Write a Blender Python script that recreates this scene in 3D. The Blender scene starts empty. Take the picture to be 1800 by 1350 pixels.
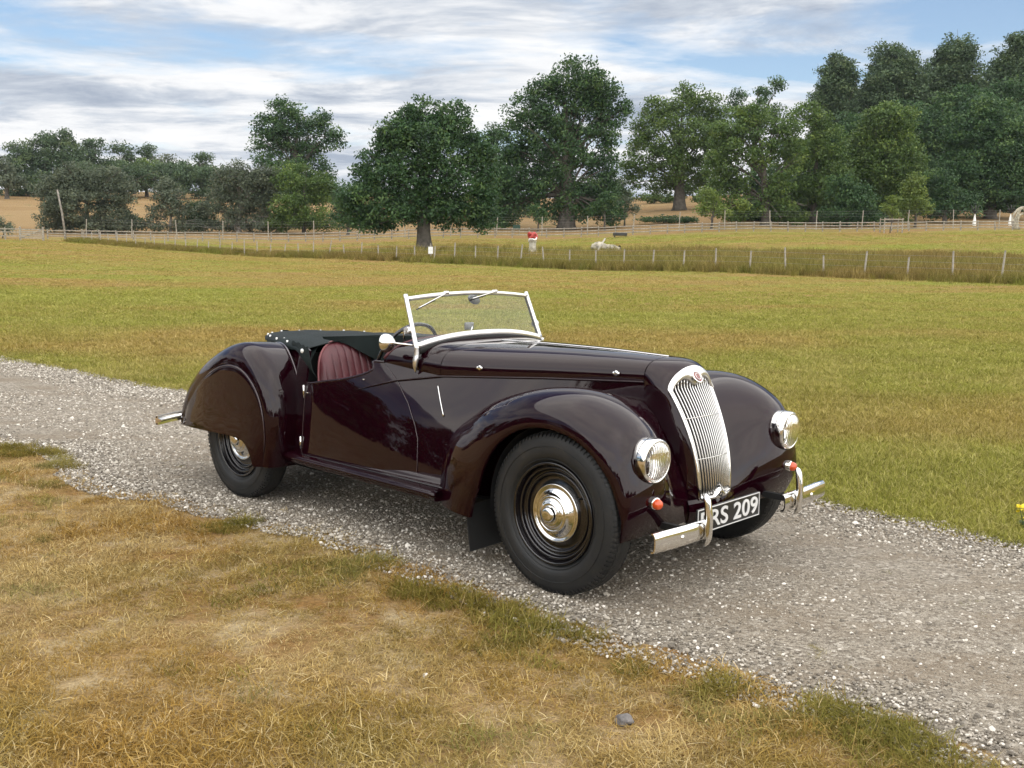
import bpy, bmesh, math, random
import numpy as np
from mathutils import Vector, Matrix, Euler

random.seed(7)
RNG = np.random.default_rng(11)
R = math.radians
SC = bpy.context.scene
COL = SC.collection

# ------------------------------------------------------------------ camera
CAM_H = 1.472
PITCH = 0.123125
ROLL = 0.0132958
FPX = 1797.4                      # focal length in pixels of an 1800 px wide picture
cam_data = bpy.data.cameras.new('camera')
cam = bpy.data.objects.new('camera', cam_data)
COL.objects.link(cam)
cam_data.sensor_fit = 'HORIZONTAL'
cam_data.sensor_width = 36.0
cam_data.lens = 36.0 * FPX / 1800.0
cam_data.clip_start = 0.05
cam_data.clip_end = 6000.0
_m = Matrix.Rotation(R(90) - PITCH, 4, 'X') @ Matrix.Rotation(ROLL, 4, 'Z')
_m.translation = (0, 0, CAM_H)
cam.matrix_world = _m
SC.camera = cam

# ------------------------------------------------------------------ world: sky with broken cloud
SUN_EL, SUN_AZ = R(58), R(150)     # azimuth measured from +Y (view direction) towards +X
world = bpy.data.worlds.new('World')
SC.world = world
world.use_nodes = True
wn, wl = world.node_tree.nodes, world.node_tree.links
wn.clear()
def N(tree, typ, **kw):
    n = tree.nodes.new(typ)
    for k, v in kw.items():
        setattr(n, k, v)
    return n
def ramp(tree, stops, interp='LINEAR'):
    n = tree.nodes.new('ShaderNodeValToRGB')
    n.color_ramp.interpolation = interp
    el = n.color_ramp.elements
    while len(el) > 1:
        el.remove(el[-1])
    for i, (p, c) in enumerate(stops):
        e = el[0] if i == 0 else el.new(p)
        e.position = p
        e.color = (c[0], c[1], c[2], 1) if hasattr(c, '__len__') else (c, c, c, 1)
    return n
WT = world.node_tree
out = N(WT, 'ShaderNodeOutputWorld')
bg = N(WT, 'ShaderNodeBackground')
sky = N(WT, 'ShaderNodeTexSky', sky_type='NISHITA', sun_disc=False)
sky.sun_elevation = SUN_EL
sky.sun_rotation = SUN_AZ
sky.air_density = 1.0
sky.dust_density = 1.0
bg.inputs['Strength'].default_value = 0.1
tc = N(WT, 'ShaderNodeTexCoord')
sep = N(WT, 'ShaderNodeSeparateXYZ')
wl.new(tc.outputs['Generated'], sep.inputs[0])
# clouds lie on a flat layer overhead: project the direction on it
zc = N(WT, 'ShaderNodeMath', operation='MAXIMUM'); wl.new(sep.outputs['Z'], zc.inputs[0]); zc.inputs[1].default_value = 0.0
za = N(WT, 'ShaderNodeMath', operation='ADD'); wl.new(zc.outputs[0], za.inputs[0]); za.inputs[1].default_value = 0.09
dx = N(WT, 'ShaderNodeMath', operation='DIVIDE'); wl.new(sep.outputs['X'], dx.inputs[0]); wl.new(za.outputs[0], dx.inputs[1])
dy = N(WT, 'ShaderNodeMath', operation='DIVIDE'); wl.new(sep.outputs['Y'], dy.inputs[0]); wl.new(za.outputs[0], dy.inputs[1])
cmb = N(WT, 'ShaderNodeCombineXYZ'); wl.new(dx.outputs[0], cmb.inputs[0]); wl.new(dy.outputs[0], cmb.inputs[1])
def wnoise(scale, sx, sy, off, detail, rough, dist=0.0):
    mp = N(WT, 'ShaderNodeMapping'); wl.new(cmb.outputs[0], mp.inputs[0])
    mp.inputs['Scale'].default_value = (sx, sy, 1); mp.inputs['Location'].default_value = off
    n = N(WT, 'ShaderNodeTexNoise'); wl.new(mp.outputs[0], n.inputs['Vector'])
    n.inputs['Scale'].default_value = scale; n.inputs['Detail'].default_value = detail
    n.inputs['Roughness'].default_value = rough; n.inputs['Distortion'].default_value = dist
    return n
cover = wnoise(0.80, 0.8, 1.1, (9.45, 5.3, 0.0), 10, 0.60, 0.25)
shade = wnoise(1.5, 0.8, 1.15, (19.1, 5.5, 2.0), 10, 0.62, 0.35)
rc = ramp(WT, [(0.40, 0.0), (0.53, 1.0)])
# towards the horizon the layer closes up
lowz = N(WT, 'ShaderNodeMapRange'); wl.new(sep.outputs['Z'], lowz.inputs['Value'])
for k_, v_ in (('From Min', 0.0), ('From Max', 0.16), ('To Min', 0.22), ('To Max', 0.0)): lowz.inputs[k_].default_value = v_
cadd = N(WT, 'ShaderNodeMath', operation='ADD'); wl.new(cover.outputs['Fac'], cadd.inputs[0]); wl.new(lowz.outputs[0], cadd.inputs[1])
wl.new(cadd.outputs[0], rc.inputs[0])
CLOUD_K = 5.5
rs = ramp(WT, [(0.34, (0.42, 0.48, 0.58)), (0.45, (0.62, 0.67, 0.75)), (0.54, (0.92, 0.93, 0.95)), (0.66, (1.06, 1.06, 1.06))])
wl.new(shade.outputs['Fac'], rs.inputs[0])
mulc = N(WT, 'ShaderNodeVectorMath', operation='SCALE'); wl.new(rs.outputs[0], mulc.inputs[0]); mulc.inputs['Scale'].default_value = CLOUD_K
skyk = N(WT, 'ShaderNodeVectorMath', operation='SCALE'); wl.new(sky.outputs[0], skyk.inputs[0]); skyk.inputs['Scale'].default_value = 0.85
mx = N(WT, 'ShaderNodeMix', data_type='RGBA')
wl.new(rc.outputs[0], mx.inputs['Factor']); wl.new(skyk.outputs[0], mx.inputs['A']); wl.new(mulc.outputs[0], mx.inputs['B'])
wl.new(mx.outputs['Result'], bg.inputs['Color'])
wl.new(bg.outputs[0], out.inputs[0])

# ------------------------------------------------------------------ sun (veiled by cloud)
sl = bpy.data.lights.new('sun', 'SUN')
sl.energy = 2.9
sl.angle = R(160)
sl.color = (1.0, 0.95, 0.87)
sun = bpy.data.objects.new('sun', sl)
COL.objects.link(sun)
_d = Vector((math.sin(SUN_AZ) * math.cos(SUN_EL), math.cos(SUN_AZ) * math.cos(SUN_EL), math.sin(SUN_EL)))
sun.rotation_euler = _d.to_track_quat('Z', 'Y').to_euler()

SC.view_settings.view_transform = 'Standard'
SC.view_settings.look = 'None'
SC.view_settings.exposure = 0.9
SC.view_settings.gamma = 1.0
SC.view_settings.use_curve_mapping = False
SC.render.engine = 'CYCLES'
SC.cycles.max_bounces = 7
SC.cycles.diffuse_bounces = 2
SC.cycles.glossy_bounces = 4
SC.cycles.transmission_bounces = 6
SC.cycles.transparent_max_bounces = 16
SC.cycles.use_denoising = True
SC.cycles.use_adaptive_sampling = True
SC.cycles.adaptive_threshold = 0.025

# ------------------------------------------------------------------ helpers
def link(o, parent=None):
    COL.objects.link(o)
    if parent is not None:
        o.parent = parent
    return o
def tag(o, label=None, cat=None, group=None, kind=None):
    if label: o['label'] = label
    if cat: o['category'] = cat
    if group: o['group'] = group
    if kind: o['kind'] = kind
    return o
def empty(name, loc=(0, 0, 0), rz=0.0):
    o = bpy.data.objects.new(name, None)
    o.empty_display_size = 0.2
    o.location = loc
    o.rotation_euler = (0, 0, rz)
    COL.objects.link(o)
    return o
def mesh(name, V, F, mat=None, parent=None, smooth=True):
    me = bpy.data.meshes.new(name)
    V = np.asarray(V, dtype=np.float32).reshape(-1, 3)
    me.from_pydata(V.tolist(), [], [tuple(int(i) for i in f) for f in F])
    me.update()
    if smooth:
        me.polygons.foreach_set('use_smooth', np.ones(len(me.polygons), dtype=bool))
    if mat is not None:
        me.materials.append(mat)
    return link(bpy.data.objects.new(name, me), parent)
def fast_mesh(name, V, F, mat=None):
    """many same-sided faces: V (n,3), F (m,k) -> mesh datablock"""
    V = np.ascontiguousarray(V, dtype=np.float32); F = np.ascontiguousarray(F, dtype=np.int32)
    me = bpy.data.meshes.new(name)
    me.vertices.add(len(V)); me.vertices.foreach_set('co', V.ravel())
    k = F.shape[1]
    me.loops.add(F.size); me.loops.foreach_set('vertex_index', F.ravel())
    me.polygons.add(len(F))
    me.polygons.foreach_set('loop_start', np.arange(0, F.size, k, dtype=np.int32))
    me.update(calc_edges=True)
    me.validate()
    if mat is not None:
        me.materials.append(mat)
    return me
def grid_faces(n, m, wrap_n=False, wrap_m=False, off=0):
    F = []
    for i in range(n if wrap_n else n - 1):
        for j in range(m if wrap_m else m - 1):
            a = i * m + j; b = ((i + 1) % n) * m + j
            c = ((i + 1) % n) * m + (j + 1) % m; d = i * m + (j + 1) % m
            F.append((a + off, b + off, c + off, d + off))
    return F
def grid(name, G, mat, parent=None, wrap_n=False, wrap_m=False, flip=False, solid=None, smooth=True):
    G = np.asarray(G, float); n, m = G.shape[:2]
    F = grid_faces(n, m, wrap_n, wrap_m)
    if flip: F = [f[::-1] for f in F]
    o = mesh(name, G.reshape(-1, 3), F, mat, parent, smooth)
    if solid:
        md = o.modifiers.new('solid', 'SOLIDIFY'); md.thickness = solid; md.offset = -1
        md = o.modifiers.new('split', 'EDGE_SPLIT'); md.split_angle = R(50); md.use_edge_sharp = False
    return o
def nspline(t, P, q):
    """natural cubic spline through P at params t, sampled at q"""
    t = np.asarray(t, float); P = np.asarray(P, float); q = np.asarray(q, float)
    sh = P.shape[1:]; Y = P.reshape(len(t), -1); n = len(t)
    if n == 2:
        a = ((q - t[0]) / (t[1] - t[0]))[:, None]
        return (Y[0] * (1 - a) + Y[1] * a).reshape((len(q),) + sh)
    h = np.diff(t); A = np.eye(n); b = np.zeros_like(Y)
    for i in range(1, n - 1):
        A[i, i - 1] = h[i - 1]; A[i, i] = 2 * (h[i - 1] + h[i]); A[i, i + 1] = h[i]
        b[i] = 6 * ((Y[i + 1] - Y[i]) / h[i] - (Y[i] - Y[i - 1]) / h[i - 1])
    M = np.linalg.solve(A, b)
    k = np.clip(np.searchsorted(t, q, side='right') - 1, 0, n - 2)
    hk = h[k][:, None]; a = (t[k + 1] - q)[:, None] / hk; c = (q - t[k])[:, None] / hk
    r = a * Y[k] + c * Y[k + 1] + ((a**3 - a) * M[k] + (c**3 - c) * M[k + 1]) * hk**2 / 6
    return r.reshape((len(q),) + sh)
def chord(P):
    P = np.asarray(P, float); P2 = P.reshape(P.shape[0], -1, P.shape[-1])
    d = np.linalg.norm(np.diff(P2, axis=0), axis=-1).mean(axis=1)
    return np.concatenate([[0], np.cumsum(d)]) / max(d.sum(), 1e-9)
def curve(P, n):
    P = np.asarray(P, float)
    return nspline(chord(P), P, np.linspace(0, 1, n))
def tensor(T, n, m):
    T = np.asarray(T, float)                       # rows, cols, 3
    A = nspline(chord(T), T, np.linspace(0, 1, n))
    B = np.swapaxes(A, 0, 1)
    B = nspline(chord(B), B, np.linspace(0, 1, m))
    return np.swapaxes(B, 0, 1)
def frames(P, closed=False):
    P = np.asarray(P, float)
    if closed: T = np.roll(P, -1, 0) - np.roll(P, 1, 0)
    else: T = np.gradient(P, axis=0)
    T /= np.linalg.norm(T, axis=1)[:, None] + 1e-12
    return T
def tube_geo(P, r, seg=10, up=(0, 0, 1), closed=False, rx=None, caps=True):
    """swept ellipse; r, rx arrays or numbers. rx is the half-size along side, r along the 'up' side"""
    P = np.asarray(P, float); n = len(P); T = frames(P, closed)
    up = np.asarray(up, float); S = np.cross(T, up); S /= np.linalg.norm(S, axis=1)[:, None] + 1e-12
    U = np.cross(S, T)
    r = np.broadcast_to(np.asarray(r, float), (n,)); rx = r if rx is None else np.broadcast_to(np.asarray(rx, float), (n,))
    a = np.linspace(0, 2 * math.pi, seg, endpoint=False)
    V = P[:, None] + S[:, None] * (np.cos(a)[None, :, None] * rx[:, None, None]) + U[:, None] * (np.sin(a)[None, :, None] * r[:, None, None])
    F = grid_faces(n, seg, wrap_n=closed, wrap_m=True)
    if caps and not closed:
        F.append(tuple(range(seg))); F.append(tuple(range((n - 1) * seg, n * seg))[::-1])
    return V.reshape(-1, 3), F
def tube(name, P, r, mat, parent=None, **kw):
    V, F = tube_geo(P, r, **kw)
    return mesh(name, V, F, mat, parent)
def join_geo(parts):
    V, F, o = [], [], 0
    for v, f in parts:
        v = np.asarray(v, float).reshape(-1, 3); V.append(v); F += [tuple(i + o for i in q) for q in f]; o += len(v)
    return np.concatenate(V), F
def box_geo(c, s, rot=None):
    c = np.asarray(c, float); s = np.asarray(s, float) / 2
    V = np.array([[x, y, z] for x in (-1, 1) for y in (-1, 1) for z in (-1, 1)], float) * s
    if rot is not None: V = V @ np.array(rot.to_matrix()).T
    return V + c, [(0, 1, 3, 2), (4, 6, 7, 5), (0, 4, 5, 1), (2, 3, 7, 6), (0, 2, 6, 4), (1, 5, 7, 3)]
def box(name, c, s, mat, parent=None, bevel=0.0, rot=None):
    V, F = box_geo(c, s, rot)
    o = mesh(name, V, F, mat, parent, smooth=bevel > 0)
    if bevel:
        md = o.modifiers.new('bevel', 'BEVEL'); md.width = bevel; md.segments = 3
    return o
def lathe_geo(prof, seg=64, axis='y'):
    """prof: list of (radius, height); revolves about the axis"""
    prof = np.asarray(prof, float); a = np.linspace(0, 2 * math.pi, seg, endpoint=False)
    r = prof[:, 0][:, None]; h = np.repeat(prof[:, 1][:, None], seg, 1)
    c, s = r * np.cos(a), r * np.sin(a)
    G = {'y': (c, h, s), 'x': (h, c, s), 'z': (c, s, h)}[axis]
    return np.stack(G, -1).reshape(-1, 3), grid_faces(len(prof), seg, wrap_m=True)
def lathe(name, prof, mat, parent=None, seg=64, axis='y', loc=(0, 0, 0), smooth_n=0):
    if smooth_n: prof = curve(prof, smooth_n)
    V, F = lathe_geo(prof, seg, axis)
    return mesh(name, V + np.asarray(loc, float), F, mat, parent)

# ------------------------------------------------------------------ materials
MATS = {}
def newmat(name):
    m = bpy.data.materials.new(name); m.use_nodes = True
    t = m.node_tree; t.nodes.clear()
    o = N(t, 'ShaderNodeOutputMaterial'); b = N(t, 'ShaderNodeBsdfPrincipled')
    t.links.new(b.outputs[0], o.inputs[0]); MATS[name] = m
    return m, t, b
def plain(name, col, rough=0.5, metal=0.0, coat=0.0, var=0.0, vscale=20.0, bump=0.0, bscale=200.0, spec=None, ior=None):
    m, t, b = newmat(name)
    b.inputs['Base Color'].default_value = (*col, 1); b.inputs['Roughness'].default_value = rough
    b.inputs['Metallic'].default_value = metal; b.inputs['Coat Weight'].default_value = coat
    b.inputs['Coat Roughness'].default_value = 0.03
    if spec is not None: b.inputs['Specular IOR Level'].default_value = spec
    if ior: b.inputs['IOR'].default_value = ior
    if var or bump:
        g = N(t, 'ShaderNodeTexCoord'); n = N(t, 'ShaderNodeTexNoise'); t.links.new(g.outputs['Object'], n.inputs['Vector'])
        n.inputs['Scale'].default_value = vscale; n.inputs['Detail'].default_value = 6
        if var:
            r = ramp(t, [(0.3, [c * (1 - var) for c in col]), (0.7, [min(1, c * (1 + var)) for c in col])])
            t.links.new(n.outputs['Fac'], r.inputs[0]); t.links.new(r.outputs[0], b.inputs['Base Color'])
        if bump:
            n2 = N(t, 'ShaderNodeTexNoise'); t.links.new(g.outputs['Object'], n2.inputs['Vector']); n2.inputs['Scale'].default_value = bscale
            bm = N(t, 'ShaderNodeBump'); bm.inputs['Strength'].default_value = bump; bm.inputs['Distance'].default_value = 0.01
            t.links.new(n2.outputs['Fac'], bm.inputs['Height']); t.links.new(bm.outputs[0], b.inputs['Normal'])
    return m
# ================================================================== THE CAR
# car space: origin on the ground under the front axle, x forward, y to the car's left, z up
CAR_X, CAR_Y, CAR_YAW = 0.6690, 4.8819, -0.755807
WR, HALF_TRACK, WBASE = 0.362, 0.649, 2.515

paint, t, b = newmat('maroon_paint')
g = N(t, 'ShaderNodeTexCoord')
nn = N(t, 'ShaderNodeTexNoise'); t.links.new(g.outputs['Object'], nn.inputs['Vector']); nn.inputs['Scale'].default_value = 2.5; nn.inputs['Detail'].default_value = 5
rr = ramp(t, [(0.3, (0.0075, 0.0008, 0.0024)), (0.7, (0.0110, 0.0012, 0.0036))])
t.links.new(nn.outputs['Fac'], rr.inputs[0]); t.links.new(rr.outputs[0], b.inputs['Base Color'])
b.inputs['Roughness'].default_value = 0.35
b.inputs['Coat Weight'].default_value = 0.85
b.inputs['Coat IOR'].default_value = 1.48
b.inputs['Specular IOR Level'].default_value = 0.0
# a film of dust dulls the gloss unevenly
n2 = N(t, 'ShaderNodeTexNoise'); t.links.new(g.outputs['Object'], n2.inputs['Vector']); n2.inputs['Scale'].default_value = 7; n2.inputs['Detail'].default_value = 8
r2 = ramp(t, [(0.35, 0.025), (0.75, 0.06)])
t.links.new(n2.outputs['Fac'], r2.inputs[0]); t.links.new(r2.outputs[0], b.inputs['Coat Roughness'])
# hand-beaten panels: a very slow ripple
n3 = N(t, 'ShaderNodeTexNoise'); t.links.new(g.outputs['Object'], n3.inputs['Vector']); n3.inputs['Scale'].default_value = 5.0; n3.inputs['Detail'].default_value = 1.0
bm = N(t, 'ShaderNodeBump'); bm.inputs['Strength'].default_value = 0.25; bm.inputs['Distance'].default_value = 0.006
t.links.new(n3.outputs['Fac'], bm.inputs['Height']); t.links.new(bm.outputs[0], b.inputs['Coat Normal'])

seam_m = plain('edge_highlight_paint', (0.040, 0.026, 0.030), 0.25, coat=0.8)  # lighter than the body: a painted highlight along seams, beads and piping
chrome = plain('chrome', (0.80, 0.79, 0.77), 0.07, 1.0, bump=0.02, bscale=60)
satin = plain('satin_alloy', (0.76, 0.75, 0.74), 0.32, 1.0, var=0.05, vscale=9)
slatm = plain('grille_bar_metal', (0.62, 0.61, 0.59), 0.18, 1.0)
rubber, t, b = newmat('tyre_rubber')
g = N(t, 'ShaderNodeTexCoord')
nr = N(t, 'ShaderNodeTexNoise'); t.links.new(g.outputs['Object'], nr.inputs['Vector']); nr.inputs['Scale'].default_value = 11; nr.inputs['Detail'].default_value = 9; nr.inputs['Roughness'].default_value = .68
rr = ramp(t, [(0.38, (.009, .010, .011)), (0.58, (.015, .015, .015)), (0.78, (.045, .037, .029))]); t.links.new(nr.outputs['Fac'], rr.inputs[0]); t.links.new(rr.outputs[0], b.inputs['Base Color'])
b.inputs['Roughness'].default_value = .55
nb = N(t, 'ShaderNodeTexNoise'); t.links.new(g.outputs['Object'], nb.inputs['Vector']); nb.inputs['Scale'].default_value = 240
bm = N(t, 'ShaderNodeBump'); bm.inputs['Strength'].default_value = .15; bm.inputs['Distance'].default_value = .01; t.links.new(nb.outputs['Fac'], bm.inputs['Height']); t.links.new(bm.outputs[0], b.inputs['Normal'])
black = plain('black_enamel', (0.006, 0.005, 0.006), 0.18, coat=0.6)
matt = plain('matt_black', (0.006, 0.006, 0.006), 0.8)
cloth = plain('tonneau_cloth', (0.0035, 0.0085, 0.008), 0.72, var=0.3, vscale=5, bump=0.25, bscale=420, spec=0.3)
leather = plain('red_leather', (0.080, 0.017, 0.022), 0.42, var=0.28, vscale=12, bump=0.2, bscale=130)
piping_m = plain('seat_piping', (0.20, 0.060, 0.065), 0.4)
plate_m = plain('plate_black', (0.008, 0.008, 0.009), 0.3)
silver = plain('plate_silver', (0.66, 0.66, 0.65), 0.38, var=0.08)
white_m = plain('white_stud', (0.78, 0.78, 0.75), 0.3)
badge_m = plain('badge_enamel', (0.16, 0.025, 0.02), 0.25, coat=0.5, var=0.5, vscale=60)
amber, t, b = newmat('amber_lens')
b.inputs['Base Color'].default_value = (0.62, 0.075, 0.012, 1); b.inputs['Roughness'].default_value = 0.18; b.inputs['Coat Weight'].default_value = 0.7
vo = N(t, 'ShaderNodeTexVoronoi'); vo.inputs['Scale'].default_value = 160
g = N(t, 'ShaderNodeTexCoord'); t.links.new(g.outputs['Object'], vo.inputs['Vector'])
bm = N(t, 'ShaderNodeBump'); bm.inputs['Strength'].default_value = 0.4; bm.inputs['Distance'].default_value = 0.004
t.links.new(vo.outputs['Distance'], bm.inputs['Height']); t.links.new(bm.outputs[0], b.inputs['Normal'])
glass, t, b = newmat('screen_glass'); t.nodes.remove(b)
tp = N(t, 'ShaderNodeBsdfTransparent'); tp.inputs[0].default_value = (.975, .985, .975, 1)
gs = N(t, 'ShaderNodeBsdfGlossy'); gs.inputs['Roughness'].default_value = .01
lw = N(t, 'ShaderNodeLayerWeight'); lw.inputs['Blend'].default_value = .5
pw = N(t, 'ShaderNodeMath', operation='POWER'); t.links.new(lw.outputs['Facing'], pw.inputs[0]); pw.inputs[1].default_value = 5
fr = N(t, 'ShaderNodeMath', operation='MULTIPLY_ADD'); t.links.new(pw.outputs[0], fr.inputs[0]); fr.inputs[1].default_value = .6; fr.inputs[2].default_value = .025
ms = N(t, 'ShaderNodeMixShader'); t.links.new(fr.outputs[0], ms.inputs[0]); t.links.new(tp.outputs[0], ms.inputs[1]); t.links.new(gs.outputs[0], ms.inputs[2])
t.links.new(ms.outputs[0], [n_ for n_ in t.nodes if n_.type == 'OUTPUT_MATERIAL'][0].inputs[0])
lensm, t, b = newmat('headlamp_glass')
b.inputs['Base Color'].default_value = (0.97, 0.98, 0.98, 1); b.inputs['Roughness'].default_value = 0.03
b.inputs['Transmission Weight'].default_value = 1.0; b.inputs['IOR'].default_value = 1.35
g = N(t, 'ShaderNodeTexCoord'); wv = N(t, 'ShaderNodeTexWave'); wv.bands_direction = 'Y'; wv.inputs['Scale'].default_value = 26; wv.inputs['Distortion'].default_value = 1.5
t.links.new(g.outputs['Object'], wv.inputs['Vector'])
bm = N(t, 'ShaderNodeBump'); bm.inputs['Strength'].default_value = 0.35; bm.inputs['Distance'].default_value = 0.004
t.links.new(wv.outputs['Fac'], bm.inputs['Height']); t.links.new(bm.outputs[0], b.inputs['Normal'])
reflm = plain('lamp_reflector', (0.88, 0.88, 0.87), 0.12, 1.0)

car = empty('vintage_roadster', (CAR_X, CAR_Y, 0), CAR_YAW)
tag(car, 'dark maroon vintage open roadster with chrome grille parked on the gravel track', 'car')
def both(G, s):
    """half shape given with y as |y| -> side s (-1 is the side next to the camera)"""
    G = np.array(G, float); G[..., 1] *= s
    return G

# ---------------------------------------------------------------- side of the body as a spline sheet
# rows: sill, low, mid, waist, top ; columns from the nose to the tail
SIDE = np.array([
 [(.10,.24,.28),(-.4,.42,.28),(-1.0,.590,.28),(-1.4,.626,.28),(-1.7,.634,.28),(-2.0,.624,.28),(-2.25,.565,.28),(-2.6,.52,.28),(-3.0,.43,.30),(-3.28,.24,.32),(-3.36,0,.33)],
 [(.10,.23,.45),(-.4,.40,.45),(-1.0,.571,.45),(-1.4,.611,.45),(-1.7,.621,.45),(-2.0,.614,.45),(-2.25,.565,.45),(-2.6,.52,.45),(-3.0,.43,.45),(-3.28,.24,.45),(-3.36,0,.45)],
 [(.10,.215,.62),(-.4,.37,.62),(-1.0,.538,.62),(-1.4,.587,.62),(-1.7,.602,.62),(-2.0,.600,.62),(-2.25,.550,.62),(-2.6,.495,.62),(-2.95,.39,.62),(-3.21,.22,.62),(-3.29,0,.62)],
 [(.10,.20,.78),(-.4,.335,.78),(-1.0,.488,.77),(-1.4,.552,.77),(-1.7,.577,.77),(-2.0,.580,.77),(-2.25,.520,.77),(-2.57,.445,.77),(-2.88,.345,.77),(-3.11,.18,.77),(-3.18,0,.77)],
 [(.10,.19,.912),(-.4,.309,.894),(-1.0,.450,.86),(-1.4,.487,.94),(-1.7,.530,.94),(-2.0,.545,.94),(-2.25,.465,.94),(-2.52,.405,.945),(-2.77,.315,.945),(-2.97,.16,.945),(-3.03,0,.945)],
])
_tt = chord(np.swapaxes(SIDE, 0, 1)); _xs = SIDE[1, :, 0]
def side_cols(us):
    return nspline(_tt, np.swapaxes(SIDE, 0, 1), us)          # (n,5,3)
_ud = np.linspace(0, 1, 800); _cd = side_cols(_ud)
def u_of_x(x):
    return np.interp(-np.asarray(x, float), -_cd[:, 2, 0], _ud)
def side_pt(u, z):
    """points of the body side at column params u and heights z (same shape)"""
    u = np.atleast_1d(u); z = np.atleast_1d(z); C = side_cols(u); o = np.zeros((len(u), 3))
    for i in range(len(u)):
        o[i] = nspline(C[i, :, 2], C[i], np.array([z[i]]))[0]
        o[i, 2] = z[i]
    return o
def door_top(x):
    P = curve([(-2.01, .742), (-1.95, .745), (-1.85, .762), (-1.70, .786), (-1.57, .816), (-1.47, .853), (-1.40, .905)], 80)
    return np.interp(x, P[:, 0], P[:, 1])
def body_top(x):
    if x > -1.0: return float(np.interp(x, [-1.0, -.4, .1], [.86, .894, .912]))
    if x > -1.40: return .86 + .045 * (-1.0 - x) / .4
    if x > -2.005: return float(door_top(x))
    return float(np.interp(x, [-2.5, -2.06, -2.005], [.945, .94, .925]))
us = np.concatenate([np.linspace(0, u_of_x(-1.995), 70), np.linspace(u_of_x(-2.008), 1, 60)])
for s in (-1, 1):
    NV = 26; G = np.zeros((len(us), NV, 3))
    for i, u in enumerate(us):
        xx = side_cols(np.array([u]))[0, 2, 0]
        zt = body_top(xx)
        G[i] = side_pt(np.full(NV, u), np.linspace(.27, zt, NV))
    if s == -1: Ga = G
o = grid('body_side', both(Ga, -1), paint, car, solid=0.012, flip=True)
o = grid('body_side', both(Ga, 1), paint, car, solid=0.012)

# ---------------------------------------------------------------- bonnet, scuttle and nose cowl
def full(half):
    """half section list (y>=0, outer to centre) -> full section across"""
    h = np.asarray(half, float); m = h[::-1][1:].copy(); m[:, 1] *= -1
    return np.concatenate([h, m])
def sec(x, yz): return [(x, a, c) for a, c in yz]
bon = [full(sec(-.9975, [(.452,.862),(.453,.900),(.441,.940),(.392,.986),(.27,1.014),(.13,1.021),(0,1.0225)])),
       full(sec(-.70, [(.385,.880),(.385,.915),(.369,.955),(.315,.996),(.21,1.018),(.10,1.0255),(0,1.0265)])),
       full(sec(-.40, [(.311,.896),(.310,.932),(.292,.968),(.24,1.003),(.16,1.020),(.08,1.026),(0,1.027)])),
       full(sec(-.12, [(.243,.907),(.241,.945),(.220,.980),(.175,1.006),(.115,1.018),(.055,1.022),(0,1.023)])),
       full(sec(.0955, [(.192,.914),(.188,.956),(.166,.985),(.127,1.004),(.082,1.012),(.04,1.0155),(0,1.0165)]))]
grid('bonnet', tensor(bon, 50, 61), paint, car, solid=0.006, flip=True)
# centre hinge strip
B0 = tensor(bon, 50, 61)[:, 30] + np.array([0, 0, .002])
tube('bonnet_hinge', B0, .0035, chrome, car, rx=.006, seg=8)
def cowl_row(x, yz):
    p = side_pt(u_of_x(np.array([x])), np.array([body_top(x)]))[0]
    return full([tuple(p)] + sec(x, yz))
cow = [cowl_row(-1.002, [(.453,.900),(.441,.940),(.392,.986),(.27,1.014),(.13,1.021),(0,1.0225)]),
       cowl_row(-1.2, [(.484,.910),(.468,.950),(.415,.994),(.29,1.024),(.14,1.032),(0,1.034)]),
       cowl_row(-1.395, [(.498,.922),(.482,.955),(.43,.997),(.30,1.027),(.15,1.036),(0,1.038)])]
CW = tensor(cow, 24, 61)
# the rear edge of the scuttle leans: pull it forward towards the middle
for j in range(61):
    k = np.linspace(0, 1, 24)[:, None][:, 0]
    CW[:, j, 0] += 0.075 * k * max(0, (CW[-1, j, 2] - .93) / .1)
grid('scuttle', CW, paint, car, solid=0.015)
tube('scuttle_edge', CW[-1, 2:-2] + np.array([-.002, 0, -.004]), .009, leather, car, seg=8, caps=True)

# grille outline (right half, from top centre down): x, |y|, z
GE = curve([(.229, 0, .986), (.228, .05, .981), (.224, .105, .962), (.217, .150, .928), (.219, .177, .880), (.246, .168, .834), (.302, .156, .719),
            (.341, .145, .612), (.362, .137, .507), (.369, .132, .425), (.371, .125, .395)], 60)
NA = curve([(.100, 0, 1.0165), (.100, .082, 1.012), (.100, .127, 1.004), (.100, .166, .985), (.100, .188, .956), (.100, .193, .905), (.100, .205, .78), (.100, .222, .62), (.100, .24, .45), (.100, .245, .36)], 60)
ctrl = NA.copy()
k = np.clip((NA[:, 2] - .90) / .11, 0, 1)
ctrl[:, 0] = .100 + (GE[:, 0] - .100) * (.80 + .08 * (1 - k))
ctrl[:, 1] = GE[:, 1] * (1.03 + .20 * (1 - k)) + .004
ctrl[:, 2] = NA[:, 2] * .35 + GE[:, 2] * .65 + .020 * k
tq = np.linspace(0, 1, 20)[:, None, None]
nose = NA[None] * (1 - tq)**2 + ctrl[None] * 2 * tq * (1 - tq) + GE[None] * tq**2
NF = np.concatenate([both(nose, -1)[:, ::-1], nose[:, 1:]], axis=1)
grid('nose_cowl', NF, paint, car, solid=0.008)
# bonnet side bead
for s in (-1, 1):
    xs = np.linspace(.095, -1.56, 90)
    zb = np.where(xs > -1.0, np.interp(xs, [-1.0, -.4, .1], [.858, .892, .910]), np.interp(xs, [-1.56, -1.5, -1.27, -1.0], [.74, .757, .818, .858]))
    P = side_pt(u_of_x(xs), zb)
    rr_ = np.interp(xs, [-1.56, -1.4, .095], [.001, .006, .006])
    P[:, 1] += np.where(xs < -1.0, .004, .0)
    tube('bead', both(P, s), rr_, paint, car, seg=10)

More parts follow.
